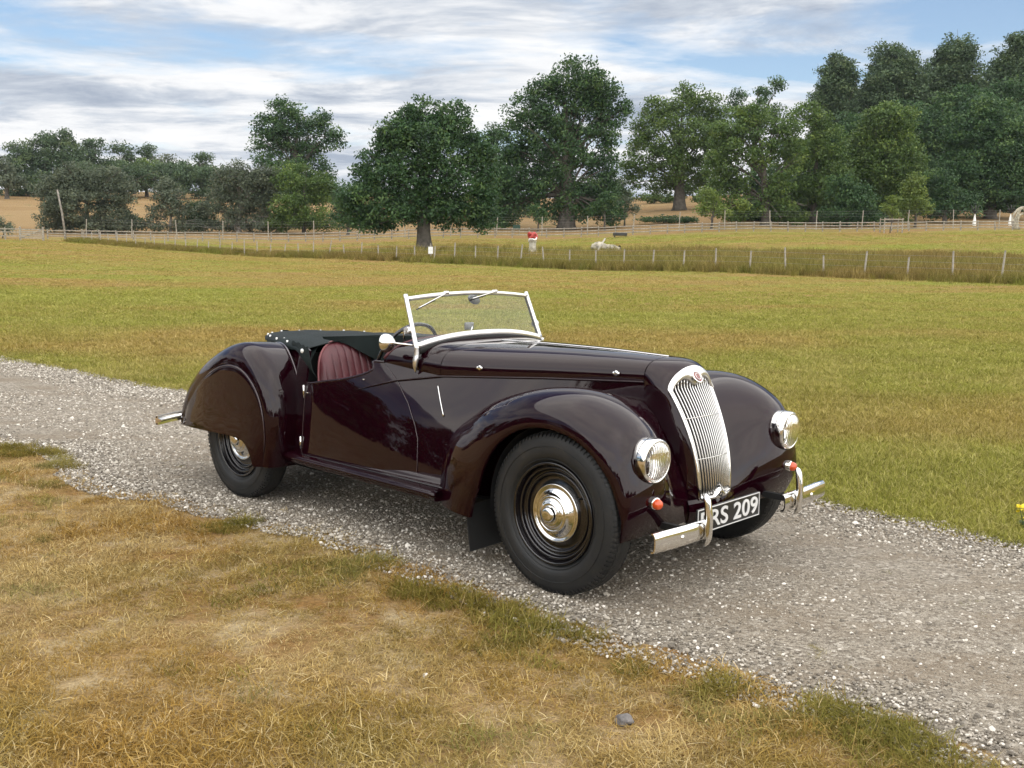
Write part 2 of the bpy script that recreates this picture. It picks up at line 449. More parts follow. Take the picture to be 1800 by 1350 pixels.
# ---------------------------------------------------------------- doors
def door_front(z):
    return np.interp(z, [.29, .40, .535, .605, .708, .80, .82, .865, .905], [-1.035, -1.030, -1.045, -1.078, -1.150, -1.245, -1.268, -1.335, -1.402])
def door_patch(na=50, nb=36, off=.0025):
    G = np.zeros((na, nb, 3))
    for i, a in enumerate(np.linspace(0, 1, na)):
        x = np.full(nb, -1.5); bb = np.linspace(0, 1, nb)
        for _ in range(12):
            z = .30 + (door_top(x) - .004 - .30) * bb
            x = -1.985 + (door_front(z) + 1.985) * a
        G[i] = side_pt(u_of_x(x), z); G[i, :, 1] += off
    return G
DG = door_patch()
for s in (-1, 1):
    o = grid('door', both(DG, s), paint, car, solid=0.014, flip=(s == 1))
    if s == -1: door_o = o
    tube('door_seam', both(DG[-1, :-1] + np.array([0, .0005, 0]), s), .0019, seam_m, o, seg=6)  # light line painted in for the gleam along the shut edge
    tube('door_seam', both(DG[0, :-1] + np.array([0, .0005, 0]), s), .0017, seam_m, o, seg=6)
    # rolled top rail and hinges
    tube('door_rail', both(DG[:, -1] + np.array([0, -.008, .001]), s), .010, paint, o, seg=10)
    for zz in (.695, .40):
        p = side_pt(u_of_x(np.array([-1.992])), np.array([zz]))[0]
        Vh, Fh = tube_geo(both(np.array([p + (0, .009, -.036), p + (0, .009, .036)]), s), .0065, seg=10, up=(1, 0, 0))
        mesh('hinge', Vh, Fh, chrome, o)
    p = side_pt(u_of_x(np.array([-1.955])), np.array([.690]))[0]
    box('door_stud', both(p + (0, .008, 0), s), (.022, .008, .007), chrome, o, bevel=.002)
    p = side_pt(u_of_x(np.array([-1.50])), np.array([.805]))[0]
    box('door_stud', both(p + (0, .006, 0), s), (.016, .008, .006), chrome, o, bevel=.002)
# vent strip in front of the door and bonnet clips
for s in (-1, 1):
    zz = np.linspace(.815, .665, 12); xx = np.linspace(-1.0, -.915, 12)
    P = side_pt(u_of_x(xx), zz); P[:, 1] += .003
    tube('vent_strip', both(P, s), .0028, chrome, car, rx=.005, seg=8, up=(0, 1, 0))
    for (x, z, w) in ((-.765, .918, .401), (-.038, .942, .227)):
        parts = []
        for dx_, r_ in ((0, .0135), (-.013, .008), (.013, .008)):
            Vb, Fb = lathe_geo(curve([(r_, 0), (r_, .004), (r_ * .6, .0075), (.0004, .009)], 8), 16, 'y')
            parts.append((Vb + (x + dx_, w, z), Fb))
        Vb, Fb = join_geo(parts); Vb = Vb * np.array([1, s, 1])
        mesh('bonnet_clip', Vb, Fb, chrome, car)

# ---------------------------------------------------------------- front wings
NS = 70
CROWN = np.array([(-.85,.55,.27),(-.835,.55,.42),(-.80,.55,.54),(-.735,.552,.632),(-.61,.555,.717),(-.50,.555,.785),(-.35,.555,.843),(-.215,.555,.880),(-.08,.555,.899),(.045,.555,.901),(.144,.555,.885),(.22,.555,.858),(.295,.555,.818),(.35,.555,.772),(.385,.556,.72),(.405,.558,.65),(.428,.560,.565),(.438,.557,.47),(.412,.55,.375),(.372,.545,.305)])
cs = curve(CROWN, NS)
ct = chord(CROWN)
def along(vals): return nspline(ct, np.asarray(vals, float), np.linspace(0, 1, NS))
# outer lip: the wheel arch
LIP = np.array([(-.52,.715,.25),(-.50,.722,.31),(-.465,.735,.37),(-.435,.745,.43),(-.405,.752,.50),(-.355,.757,.585),(-.265,.760,.675),(-.165,.761,.728),(-.06,.761,.752),(.045,.761,.752),(.135,.760,.733),(.205,.758,.703),(.265,.755,.660),(.310,.750,.612),(.345,.742,.560),(.365,.735,.505),(.380,.728,.455),(.388,.718,.405),(.380,.705,.350),(.362,.690,.300)])
lip = along(LIP)
INN = np.array([(-.86,.545,.27),(-.85,.54,.40),(-.83,.525,.52),(-.77,.50,.61),(-.64,.43,.68),(-.53,.375,.735),(-.38,.325,.785),(-.24,.285,.812),(-.10,.252,.828),(.02,.225,.833),(.10,.208,.822),(.150,.203,.785),(.195,.203,.730),(.230,.205,.675),(.262,.203,.620),(.290,.199,.565),(.313,.192,.510),(.332,.182,.450),(.350,.172,.375),(.352,.165,.300)])
inn = along(INN)
rows = []
for th in np.linspace(0, 1, 15)[::-1]:                  # inner edge -> crown
    if th > 0:
        h = th * th * (3 - 2 * th) * .55 + .45 * th**1.6
        p = cs + (inn - cs) * h
        p[:, 1] = cs[:, 1] + (inn[:, 1] - cs[:, 1]) * th**.92
        rows.append(p)
for th in np.linspace(0, math.pi / 2, 17):              # crown -> lip
    e = 1 - math.cos(th)
    p = cs + (lip - cs) * e
    p[:, 1] = cs[:, 1] + (lip[:, 1] - cs[:, 1]) * math.sin(th)**.95
    rows.append(p)
p = lip.copy(); ctr = np.array([0, 0, WR]); d_ = (lip - ctr); d_[:, 1] = 0; d_ /= np.linalg.norm(d_, axis=1)[:, None]
rows.append(lip - d_ * .010 + np.array([0, -.004, 0])); rows.append(lip - d_ * .012 + np.array([0, -.016, 0]))
FW = np.swapaxes(np.array(rows), 0, 1)
fw = {}
for s in (-1, 1):
    fw[s] = grid('front_wing', both(FW, s), paint, car, solid=0.004, flip=(s == -1))
ap = np.array([[(.352 + .03 * (1 - (y_ / .19)**2) + .012 * math.sin(q * math.pi), y_, .295 + .10 * q) for q in np.linspace(0, 1, 10)] for y_ in np.linspace(-.19, .19, 21)])
grid('apron', ap, paint, car, solid=0.004, flip=True)
# wheel-arch lining, seen black behind the tyre
for s in (-1, 1):
    a = np.linspace(R(22), R(188), 30)
    arc = np.stack([np.cos(a) * .388, np.full(30, .0), WR + np.sin(a) * .388], 1)
    Gq = np.stack([arc + np.array([0, w_, 0]) for w_ in (.45, .70)], 1)
    o = grid('arch_lining', both(Gq, s), matt, fw[s])
    inner = np.stack([np.stack([np.cos(a) * r_, np.full(30, .45), WR + np.sin(a) * r_], 1) for r_ in (.02, .388)], 1)
    grid('arch_wall', both(inner, s), matt, fw[s])

# ---------------------------------------------------------------- rear wings
RC = np.array([(-2.115,.665,.245),(-2.085,.665,.38),(-2.080,.664,.52),(-2.095,.662,.64),(-2.14,.658,.755),(-2.22,.653,.855),(-2.33,.650,.925),(-2.46,.648,.949),(-2.60,.646,.930),(-2.76,.642,.874),(-2.92,.636,.797),(-3.05,.630,.715),(-3.16,.624,.62),(-3.245,.618,.51),(-3.30,.612,.40),(-3.305,.608,.372)])
RI = np.array([(-2.10,.575,.245),(-2.082,.572,.38),(-2.075,.568,.52),(-2.090,.556,.66),(-2.150,.540,.785),(-2.250,.515,.880),(-2.36,.48,.925),(-2.48,.445,.93),(-2.62,.41,.895),(-2.78,.37,.83),(-2.93,.33,.75),(-3.05,.30,.66),(-3.15,.27,.57),(-3.22,.25,.48),(-3.26,.24,.40),(-3.262,.24,.372)])
RS_ = np.array([(-2.190,.757,.245),(-2.150,.764,.38),(-2.145,.768,.49),(-2.165,.770,.595),(-2.212,.771,.687),(-2.285,.772,.757),(-2.37,.772,.800),(-2.48,.771,.815),(-2.60,.769,.798),(-2.72,.764,.752),(-2.84,.755,.690),(-2.95,.742,.620),(-3.05,.726,.545),(-3.13,.710,.475),(-3.19,.695,.40),(-3.205,.692,.374)])
RB = np.array([(-2.235,.757,.245),(-2.245,.765,.285),(-2.262,.768,.325),(-2.285,.770,.357),(-2.315,.771,.380),(-2.355,.772,.393),(-2.42,.772,.399),(-2.50,.772,.400),(-2.60,.769,.398),(-2.71,.764,.394),(-2.81,.755,.390),(-2.91,.743,.386),(-3.00,.728,.382),(-3.08,.712,.378),(-3.15,.697,.374),(-3.18,.692,.372)])
RB[:, 1] += .036
rt = chord(RC); NR_ = 90
def ral(v): return nspline(rt, v, np.linspace(0, 1, NR_))
rc_, ri_, rs_, rb_ = ral(RC), ral(RI), ral(RS_), ral(RB)
rows = []
for th in np.linspace(1, 0, 9)[:-1]:
    p = rc_ + (ri_ - rc_) * (1 - math.cos(th * math.pi / 2)); p[:, 1] = rc_[:, 1] + (ri_[:, 1] - rc_[:, 1]) * math.sin(th * math.pi / 2)
    rows.append(p)
for th in np.linspace(0, math.pi / 2, 15):
    p = rc_ + (rs_ - rc_) * (1 - math.cos(th)); p[:, 1] = rc_[:, 1] + (rs_[:, 1] - rc_[:, 1]) * math.sin(th)
    rows.append(p)
fade = np.clip(np.minimum(np.linspace(0, 1, NR_) / .12, (0.80 - np.linspace(0, 1, NR_)) / .12), 0, 1)
for k, (e, up) in enumerate([(.012, .0045), (.03, .0065), (.08, .0065), (.3, .005), (.6, .003), (.9, .001), (1.0, -.003), (1.0, -.014)]):
    p = rs_ + (rb_ - rs_) * e; p[:, 1] += up * (fade if k < 5 else 1); rows.append(p)
RW = np.swapaxes(np.array(rows), 0, 1)
for s in (-1, 1):
    rw = grid('rear_wing', both(RW, s), paint, car, solid=0.004, flip=(s == 1))
    # piping in the joint with the body
    Pp = ri_[:62] + np.array([.004, .004, .004])
    tube('piping', both(Pp, s), .0055, seam_m, rw, seg=8)
    tube('spat_bead', both(rs_[4:66] + np.array([0, .0045, 0]), s), np.interp(np.linspace(0, 1, 62), [0, .08, .85, 1], [.001, .0032, .0032, .0008]), seam_m, rw, seg=8)

# ---------------------------------------------------------------- running boards, mud flaps, floor
for s in (-1, 1):
    xs = np.linspace(-2.10, -.745, 40)
    k = (xs + 2.10) / 1.355
    wi = np.interp(xs, [-2.1, -1.9, -.745], [.575, .60, .55]); wo = np.interp(xs, [-2.1, -1.95, -.745], [.672, .688, .728])
    prof = [(0, .075), (.18, .072), (.28, .060), (.34, .046), (.55, .042), (.80, .038), (.93, .033), (1.0, .018), (1.0, .004), (.93, -.012), (.8, -.014), (0, -.014)]
    G = np.zeros((40, len(prof), 3))
    for j, (a_, z_) in enumerate(prof):
        G[:, j, 0] = xs; G[:, j, 1] = wi + (wo - wi) * a_; G[:, j, 2] = .302 + z_ - .004 * k
    G = np.swapaxes(tensor(np.swapaxes(G, 0, 1), 48, 40), 0, 1)
    V, F = both(G, s).reshape(-1, 3), grid_faces(40, 48)
    F.append(tuple(range(48))); F.append(tuple(range(39 * 48, 40 * 48)))
    rb = mesh('running_board', V, F, paint, car)
    tube('edge_roll', both(np.stack([xs, wo - .006, np.full(40, .317)], 1), s), .012, paint, rb, seg=12)
    tube('trim_strip', both(np.stack([xs[3:], (wi + (wo - wi) * .62)[3:], np.full(37, .342)], 1), s), .0035, black, rb, seg=8)
    fl = mesh('mud_flap', *box_geo((-.515, .605 * s, .20), (.006, .205, .225), Euler((R(-5 * s), R(-3), R(8 * s)))), matt, car, smooth=False)
V, F = join_geo([box_geo((-1.45, 0, .285), (1.95, 1.10, .03)), box_geo((-1.5, .35, .22), (3.2, .07, .09)), box_geo((-1.5, -.35, .22), (3.2, .07, .09)),
                 box_geo((-.2, 0, .36), (.7, .44, .25)), box_geo((-2.75, 0, .33), (.85, .8, .06)), box_geo((0, 0, .30), (.07, 1.2, .07)), box_geo((-WBASE, 0, .34), (.08, 1.2, .08))])
mesh('chassis', V, F, matt, car, smooth=False)
# inside of the open cockpit
V, F = join_geo([box_geo((-1.41, 0, .78), (.02, .93, .44)), box_geo((-2.12, 0, .60), (.03, 1.02, .60)), box_geo((-1.77, 0, .33), (.75, 1.06, .04)), box_geo((-1.75, -.02, .42), (.72, .16, .18))])
mesh('cockpit_trim', V, F, matt, car, smooth=False)
# ---------------------------------------------------------------- wheels
def tyre_geo(r=WR, w=.150, rim=.226, seg=96):
    prof = [(rim - .004, -w * .30), (rim + .012, -w * .40), (.262, -w * .485), (.292, -w * .500), (.318, -w * .478), (.338, -w * .435), (.349, -w * .385), (.3555, -w * .31), (.360, -w * .18), (r, 0)]
    P = curve(np.array(prof), 34)
    P = np.concatenate([P, (P * np.array([1, -1]))[::-1][1:]])
    V, F = lathe_geo(P, seg, 'y')
    return V, F
TY_V, TY_F = tyre_geo()
def tread_geo():
    """raised zigzag ribs and shoulder blocks round the tyre"""
    parts = []
    n = 132
    a = np.linspace(0, 2 * math.pi, n, endpoint=False)
    for yc, hw in ((-.034, .0062), (-.0115, .0062), (.0115, .0062), (.034, .0062)):
        zig = .0028 * np.where(np.arange(n) % 2 == 0, 1, -1)
        ring = []
        for dy_, rr_ in ((-hw, .350), (-hw * .92, .3632), (hw * .92, .3632), (hw, .350)):
            rad = rr_ - .0008 - (abs(yc) / .05)**2 * .004
            ring.append(np.stack([np.cos(a) * rad, yc + dy_ + zig, np.sin(a) * rad], 1))
        parts.append((np.array(ring).reshape(-1, 3), grid_faces(4, n, wrap_m=True)))
    V_, F_ = [], []
    for side in (-1, 1):
        for i in range(96):
            a0 = 2 * math.pi * i / 96; da = 2 * math.pi / 96 * .31
            q = []
            for aa in (a0 - da, a0 + da):
                for (yy, rad) in ((.046, .345), (.046, .3600), (.058, .3560), (.0665, .3460), (.0685, .338)):
                    q.append((math.cos(aa) * rad, side * yy, math.sin(aa) * rad))
            o_ = len(V_); V_ += q
            F_ += [(o_ + 1, o_ + 2, o_ + 7, o_ + 6), (o_ + 2, o_ + 3, o_ + 8, o_ + 7), (o_ + 3, o_ + 4, o_ + 9, o_ + 8), (o_, o_ + 1, o_ + 6, o_ + 5), (o_, o_ + 1, o_ + 2, o_ + 3, o_ + 4), (o_ + 5, o_ + 9, o_ + 8, o_ + 7, o_ + 6)]
    parts.append((V_, F_))
    return join_geo(parts)
TR_V, TR_F = tread_geo()
def flat_face(o):
    o.data.polygons.foreach_set('use_smooth', np.zeros(len(o.data.polygons), dtype=bool))
def wheel(x, s):
    wh = mesh('wheel', *lathe_geo(curve(np.array([(.229, -.052), (.226, -.066), (.219, -.066), (.214, -.052), (.208, -.040), (.206, -.046), (.196, -.046), (.193, -.030), (.182, -.026), (.180, -.034), (.170, -.034), (.166, -.022), (.150, -.018), (.126, -.024), (.09, -.024), (.05, -.024), (.001, -.024)]), 110), 72, 'y'), black, car)
    wh.location = (x, HALF_TRACK * s, WR)
    if s == 1: wh.rotation_euler = (0, 0, math.pi)
    ty = mesh('tyre', TY_V, TY_F, rubber, wh)
    td = mesh('tread', TR_V, TR_F, rubber, ty); flat_face(td)
    for rr_, yy in ((.300, -.0757), (.243, -.068)):
        tube('sidewall_rib', np.stack([np.cos(np.linspace(0, 2 * math.pi, 80, endpoint=False)) * rr_, np.full(80, yy), np.sin(np.linspace(0, 2 * math.pi, 80, endpoint=False)) * rr_], 1), .0018, rubber, ty, closed=True, seg=6, up=(0, 1, 0))
    hc = lathe('hubcap', [(.126, -.024), (.127, -.034), (.124, -.040), (.118, -.039), (.112, -.036), (.100, -.042), (.086, -.056), (.076, -.066), (.074, -.065), (.070, -.064), (.066, -.068), (.054, -.075), (.046, -.078), (.040, -.077), (.037, -.082), (.033, -.093), (.026, -.099), (.012, -.102), (.0005, -.102)], chrome, wh, seg=64, smooth_n=90)
    lathe('hub_ring', [(.128, -.030), (.131, -.036), (.127, -.043), (.121, -.041)], chrome, hc, seg=64, smooth_n=10)
    d_ = lathe('brake_drum', [(.205, .03), (.205, -.01), (.001, -.01)], matt, wh, seg=40)
    v_ = box('valve', (.135, -.036, .085), (.008, .03, .008), rubber, wh, bevel=.003)
    return wh
for x in (0.0, -WBASE):
    for s in (-1, 1):
        wheel(x, s)

# ---------------------------------------------------------------- grille
_q = GE[(GE[:, 2] <= .89)]; _px, _pw = np.polyfit(_q[:, 2], _q[:, 0], 4), np.polyfit(_q[:, 2], _q[:, 1], 3)
def ge_at(z):
    return np.polyval(_px, z), np.polyval(_pw, z)
grille = empty('grille'); grille.parent = car
def top_in(k):   # inner edge of the chrome head band, with the dip under the badge
    return float(np.interp(abs(k), _hk, _hz))
_hc = curve([(0, .897), (.12, .902), (.25, .917), (.45, .929), (.65, .920), (.82, .899), (1.0, .862)], 60); _hk, _hz = _hc[:, 0], _hc[:, 1]
def gsurf(k, z, proud=0.0):
    xe, we = ge_at(min(z, .885))
    if z > .885:                      # top runs back with the head of the shell
        xe = xe - (z - .885) * .05
    bul = .026 * (1 - k * k)
    return np.array([xe + bul + proud, k * we, z])
SLAT_N = 16
for i in range(SLAT_N):
    k = -.86 + 1.72 * i / (SLAT_N - 1)
    zt = top_in(k) + .004; zb = .405 + .012 * (1 - abs(k)) + (.035 * max(0, 1 - abs(k) / .3))
    P = np.array([gsurf(k, z, -.004) for z in np.linspace(zb, zt, 26)])
    tube('slat', P, .0075, slatm, grille, seg=10, up=(1, 0, 0), rx=.0030)
for z in (.755, .575):
    P = np.array([gsurf(k, z + .004 * (1 - k * k), .003) for k in np.linspace(-.9, .9, 21)])
    tube('cross_bar', P, .0022, slatm, grille, seg=8)
bk = np.array([[gsurf(k, z, -.030) for z in np.linspace(.40, .93, 24)] for k in np.linspace(-.95, .95, 9)])
grid('grille_backing', bk, matt, grille)
# side bands of the surround, head band and foot band
for s in (-1, 1):
    zz = np.linspace(.392, .890, 40)
    P = np.array([[*(gsurf(.965, z, .002))] for z in zz]); P[:, 1] -= np.interp(zz, [.39, .8, .89], [0, 0, .002])
    tube('surround', both(P, s), .0085, chrome, grille, seg=12, up=(1, 0, 0), rx=np.interp(zz, [.39, .8, .89], [.0085, .0085, .010]))
ks = np.linspace(-1, 1, 61); hb = []
ou = GE[GE[:, 2] > .872]
for k in ks:
    we = .176; y = k * we
    zo = np.interp(abs(y), ou[:, 1], ou[:, 2]); xo = np.interp(abs(y), ou[:, 1], ou[:, 0])
    zi = min(top_in(k), zo - .020); pi_ = gsurf(k, zi, .005); pi_[1] = k * .170
    po = np.array([xo + .001, y, zo])
    row = [po]
    for a in np.linspace(.1, 1, 9):
        p = po + (pi_ - po) * a; p[0] += .010 * math.sin(a * math.pi) + .004; row.append(p)
    row.append(pi_ + np.array([-.012, 0, -.001]))
    hb.append(row)
grid('head_band', np.array(hb), satin, grille, flip=True)
bc = gsurf(0, .936, .021)
bd = lathe('badge', [(.029, -.006), (.030, .001), (.026, .003), (.024, .002)], chrome, grille, seg=40, axis='x', loc=(0, 0, 0), smooth_n=12)
bd.location = bc; bd.scale = (1, 1.12, 1.12); bd.rotation_euler = (0, R(-35), 0)
lathe('badge_face', [(.0245, .0015), (.012, .0035), (.0005, .004)], badge_m, bd, seg=32, axis='x')
ring_ = tube('badge_ring', [(.004, math.cos(a) * .0145, math.sin(a) * .0145) for a in np.linspace(0, 2 * math.pi, 40, endpoint=False)], .0014, chrome, bd, closed=True, seg=6, up=(1, 0, 0))
ft = []
for k in np.linspace(-1, 1, 41):
    pk = .034 * max(0, 1 - abs(k) / .34)**.8 + .006 * abs(k)
    p0 = gsurf(k * .985, .384 + .004 * abs(k), .002); p1 = gsurf(k * .97, .404 + pk, .008)
    ft.append([p0 + (p1 - p0) * a + np.array([.009 * math.sin(a * math.pi), 0, 0]) for a in np.linspace(0, 1, 8)] + [p1 + np.array([-.02, 0, 0])])
grid('foot_band', np.array(ft), chrome, grille, flip=True)
hl = lathe('crank_hole', [(.013, .002), (.011, .0), (.009, -.004), (.0004, -.006)], matt, grille, seg=24, axis='x'); hl.location = gsurf(0, .408, .013); hl.scale = (1, .9, 1.25)

# ---------------------------------------------------------------- lamps
for s in (-1, 1):
    hx, hy, hz = .445, .563 * s, .640
    hd = lathe('headlamp', [(.088, -.135), (.092, -.09), (.0945, -.055), (.0955, -.04), (.0955, -.012), (.0925, -.001), (.086, .004), (.0835, .001), (.0825, -.006)], chrome, car, seg=72, axis='x', smooth_n=40)
    hd.location = (hx, hy, hz); hd.rotation_euler = (0, R(1.5), R(1.5 * s))
    lathe('lens', [(.083, -.002), (.078, .006), (.062, .0135), (.04, .0185), (.02, .0205), (.0005, .021)], lensm, hd, seg=64, axis='x', smooth_n=24)
    lathe('reflector', [(.083, -.006), (.072, -.028), (.052, -.050), (.03, -.062), (.0005, -.066)], reflm, hd, seg=64, axis='x', smooth_n=20)
    lathe('bulb', [(.012, -.062), (.012, -.035), (.009, -.026), (.0005, -.023)], reflm, hd, seg=20, axis='x', smooth_n=12)
    tube('rim_groove', [(-.0385, math.cos(a) * .0957, math.sin(a) * .0957) for a in np.linspace(0, 2 * math.pi, 72, endpoint=False)], .0016, black, hd, closed=True, seg=6, up=(1, 0, 0))
    # painted socket under the lamp
    a = np.linspace(R(170), R(370), 40)
    fat = np.interp(np.linspace(0, 1, 40), [0, .5, 1], [.004, .0155, .004])
    P = np.stack([hx - .052 + .014 * np.sin((np.linspace(0, 1, 40)) * math.pi), hy + np.cos(a) * .102, hz + np.sin(a) * .102], 1)
    tube('lamp_socket', P, fat, paint, fw[s], seg=12, up=(1, 0, 0))
    ind = lathe('indicator', [(.026, -.030), (.0265, -.006), (.0255, .0), (.022, .0015)], chrome, car, seg=32, axis='x', smooth_n=12)
    ind.location = (.452, .570 * s, .463); ind.rotation_euler = (0, R(6), R(14 * s))
    lathe('amber_lens', [(.0225, -.002), (.0225, .008), (.020, .018), (.0145, .0255), (.007, .029), (.0004, .030)], amber, ind, seg=32, axis='x', smooth_n=20)

# ---------------------------------------------------------------- bumpers
def blade(name, path, hgt, bulge, mat, parent, thick=.006):
    """chrome spring-bar: path (n,3), upright section of height hgt bowed forward by bulge"""
    P = np.asarray(path, float); T = frames(P); S = np.cross(T, (0, 0, 1)); S /= np.linalg.norm(S, axis=1)[:, None]
    hg = np.broadcast_to(np.asarray(hgt, float), (len(P),))
    prof = [(-.5, -.010), (-.49, .0), (-.40, .55), (-.2, .9), (0, 1), (.2, .9), (.40, .55), (.49, 0), (.5, -.010)]
    G = np.zeros((len(P), len(prof), 3))
    for j, (v, bu) in enumerate(prof):
        off = bulge * bu if abs(v) < .5 else -.012
        G[:, j] = P + S * off + np.array([0, 0, 1.0]) * (v * hg)[:, None]
    G2 = np.swapaxes(tensor(np.swapaxes(G, 0, 1), 25, len(P)), 0, 1)
    return grid(name, G2, mat, parent, solid=thick)
for s in (-1, 1):
    ys = np.linspace(.375 if s == -1 else .285, .725, 24)
    P = np.stack([.560 + .012 * np.cos(ys * 1.6) - .17 * np.clip(ys - .44, 0, 1)**2, ys * s, .330 + 0 * ys + .012], 1)
    hb_ = np.interp(ys, [.275, .66, .735], [.082, .086, .080])
    if s == -1: P = P[::-1]; hb_ = hb_[::-1]
    bp = blade('front_bumper', P, hb_, .012, chrome, car)
    # the near ordering gives an outward normal; overrider stands in front
    zz = np.linspace(.278, .500, 26); k = np.linspace(0, 1, 26)
    ox = .592 + .010 * np.sin(k * math.pi) - .010 * k - .035 * np.clip(k - .86, 0, 1) * 1.2 - .02 * np.clip(.10 - k, 0, 1) * 6
    ov = tube('overrider', np.stack([ox, np.full(26, .392 * s) + .004 * s * k, zz], 1), np.interp(k, [0, .05, .2, .6, .9, .97, 1], [.006, .012, .016, .017, .015, .011, .004]), chrome, bp, seg=16, up=(1, 0, 0), rx=np.interp(k, [0, .05, .2, .6, .9, .97, 1], [.006, .013, .0175, .019, .018, .013, .004]))
    for yb in (.555,):
        bo = lathe('bolt', curve([(.011, 0), (.0105, .004), (.007, .0075), (.0004, .009)], 10), chrome, bp, seg=20, axis='x'); bo.location = (.577 - .17 * max(0, yb - .44)**2, yb * s, .342)
    box('bumper_iron', (.47, .43 * s, .335), (.17, .025, .028), matt, bp)
th = np.linspace(-1, 1, 60)
P = np.stack([-3.60 + .30 * np.clip(np.abs(th) - .62, 0, 1)**1.35 * 1.5, th * .735, np.full(60, .362)], 1)[::-1]
rbp = blade('rear_bumper', P, .060, .010, chrome, car, thick=.045)
for s in (-1, 1):
    zz = np.linspace(.29, .49, 20); k = np.linspace(0, 1, 20)
    tube('overrider', np.stack([-3.635 - .015 * np.sin(k * math.pi), np.full(20, .36 * s), zz], 1), np.interp(k, [0, .08, .5, .95, 1], [.005, .014, .020, .012, .004]), chrome, rbp, seg=14, up=(1, 0, 0))
    box('bumper_iron', (-3.40, .33 * s, .36), (.40, .03, .03), matt, rbp)

# ---------------------------------------------------------------- number plate
npl = box('number_plate', (.515, -.103, .357), (.008, .520, .112), plate_m, car, bevel=.003)
def bar(c, s_): return box_geo(c, s_)
V, F = join_geo([bar((.5205, -.103, .4085), (.003, .512, .0035)), bar((.5205, -.103, .3055), (.003, .512, .0035)), bar((.5205, .1515, .357), (.003, .0035, .0995)), bar((.5205, -.3575, .357), (.003, .0035, .0995))])
mesh('plate_border', V, F, silver, npl, smooth=False)
def letters(txt, y0, y1, z0, z1, x):
    cu = bpy.data.curves.new('plate_letters', 'FONT'); cu.body = txt; cu.size = 1.0; cu.extrude = 0.012; cu.offset = 0.014; cu.space_character = 1.02
    tmp = bpy.data.objects.new('plate_letters', cu); COL.objects.link(tmp)
    dg = bpy.context.evaluated_depsgraph_get(); me = bpy.data.meshes.new_from_object(tmp.evaluated_get(dg)); bpy.data.objects.remove(tmp)
    co = np.zeros(len(me.vertices) * 3); me.vertices.foreach_get('co', co); co = co.reshape(-1, 3)
    lo, hi = co.min(0), co.max(0); q = (co - lo) / (hi - lo)
    nv = np.stack([x + q[:, 2] * .003, y0 + q[:, 0] * (y1 - y0), z0 + q[:, 1] * (z1 - z0)], 1)
    me.vertices.foreach_set('co', nv.ravel().astype(np.float32)); me.update(); me.materials.clear(); me.materials.append(silver)
    return link(bpy.data.objects.new('plate_letters', me), npl)
letters('PRS', -.335, -.118, .318, .396, .519)
letters('209', -.070, .138, .318, .396, .519)
box('plate_bracket', (.46, -.10, .35), (.10, .10, .03), matt, npl)

# ---------------------------------------------------------------- windscreen
ws = empty('windscreen'); ws.parent = car
def bottom(y): return np.array([-1.150 + .012 * (1 - (y / .485)**2), y, 1.003 + .052 * (1 - abs(y / .485)**2.4)])
def topc(y): return np.array([-1.248 + .012 * (1 - (y / .467)**2), y, 1.247 + .026 * (1 - (y / .467)**2)])
yb = np.linspace(-.485, .485, 41); yt = np.linspace(-.467, .467, 41)
tube('frame', [topc(y) for y in yt], .0125, satin, ws, seg=10, rx=.010)
tube('frame', [bottom(y) for y in yb], .019, satin, ws, seg=12, rx=.013)
tube('seal', [bottom(y) + np.array([.004, 0, -.026]) for y in np.linspace(-.478, .478, 41)], .020, matt, ws, seg=8, rx=.014)
gl = np.array([[bottom(.485 * k) * (1 - a) + topc(.467 * k) * a for a in np.linspace(0.03, .97, 12)] for k in np.linspace(-.985, .985, 25)])
grid('glass', gl, glass, ws, solid=.004)
for s in (-1, 1):
    b0, t0 = bottom(.487 * s), topc(.470 * s)
    P = np.array([b0 * (1 - a) + t0 * a for a in np.linspace(-.10, 1.10, 20)])
    tube('pillar', P, .010, satin, ws, seg=10, rx=.0135)
    P2 = np.array([b0 * (1 - a) + t0 * a + np.array([-.012, -.010 * s, 0]) for a in np.linspace(0.05, .96, 12)])
    tube('pillar_seal', P2, .004, matt, ws, seg=6)
    kn = lathe('pivot_knob', [(.019, -.012), (.021, 0), (.019, .012), (.0005, .015)], satin, ws, seg=24, axis='y', smooth_n=16)
    kn.location = (b0 * .66 + t0 * .34 + np.array([-.022, .016 * s, 0]))
    # polished foot on the scuttle side
    zz = np.linspace(1.005, .868, 24); k = np.linspace(0, 1, 24)
    yy = np.interp(zz, [.86, .90, .93, .96, 1.005], [.481, .490, .489, .482, .484])
    w_ = np.interp(k, [0, .15, .45, .75, .93, 1], [.009, .011, .0175, .015, .007, .002])
    tube('foot', np.stack([-1.140 - .012 * k, (yy + .007) * s, zz], 1), np.interp(k, [0, .3, .6, 1], [.010, .014, .013, .003]), satin, ws, seg=14, up=(0, 1, 0), rx=w_)
# wipers on the top rail
for (ya, yb_, za, zb_) in ((-.20, -.405, .0, -.052), (.175, -.015, .0, -.030)):
    a0 = topc(ya) + np.array([.018, 0, .010]); a1 = topc(yb_) + np.array([.022, 0, zb_])
    wi = tube('wiper', np.array([a0 + (a1 - a0) * q for q in np.linspace(0, 1, 8)]), .0032, satin, ws, seg=8)
    tube('blade', np.array([a0 + (a1 - a0) * q + np.array([-.005, 0, -.006]) for q in np.linspace(.42, 1.06, 8)]), .0035, matt, wi, seg=6)
    kb = lathe('wiper_pivot', [(.008, -.02), (.009, .012), (.0005, .014)], satin, wi, seg=14, axis='x'); kb.location = a0 + np.array([-.006, 0, 0])
im = mesh('interior_mirror', *lathe_geo(curve([(.0005, .012), (.03, .010), (.041, .004), (.0415, -.002), (.038, -.005), (.0005, -.006)], 26), 32, 'x'), plain('mirror_back', (.16, .165, .17), .3, .6), ws)
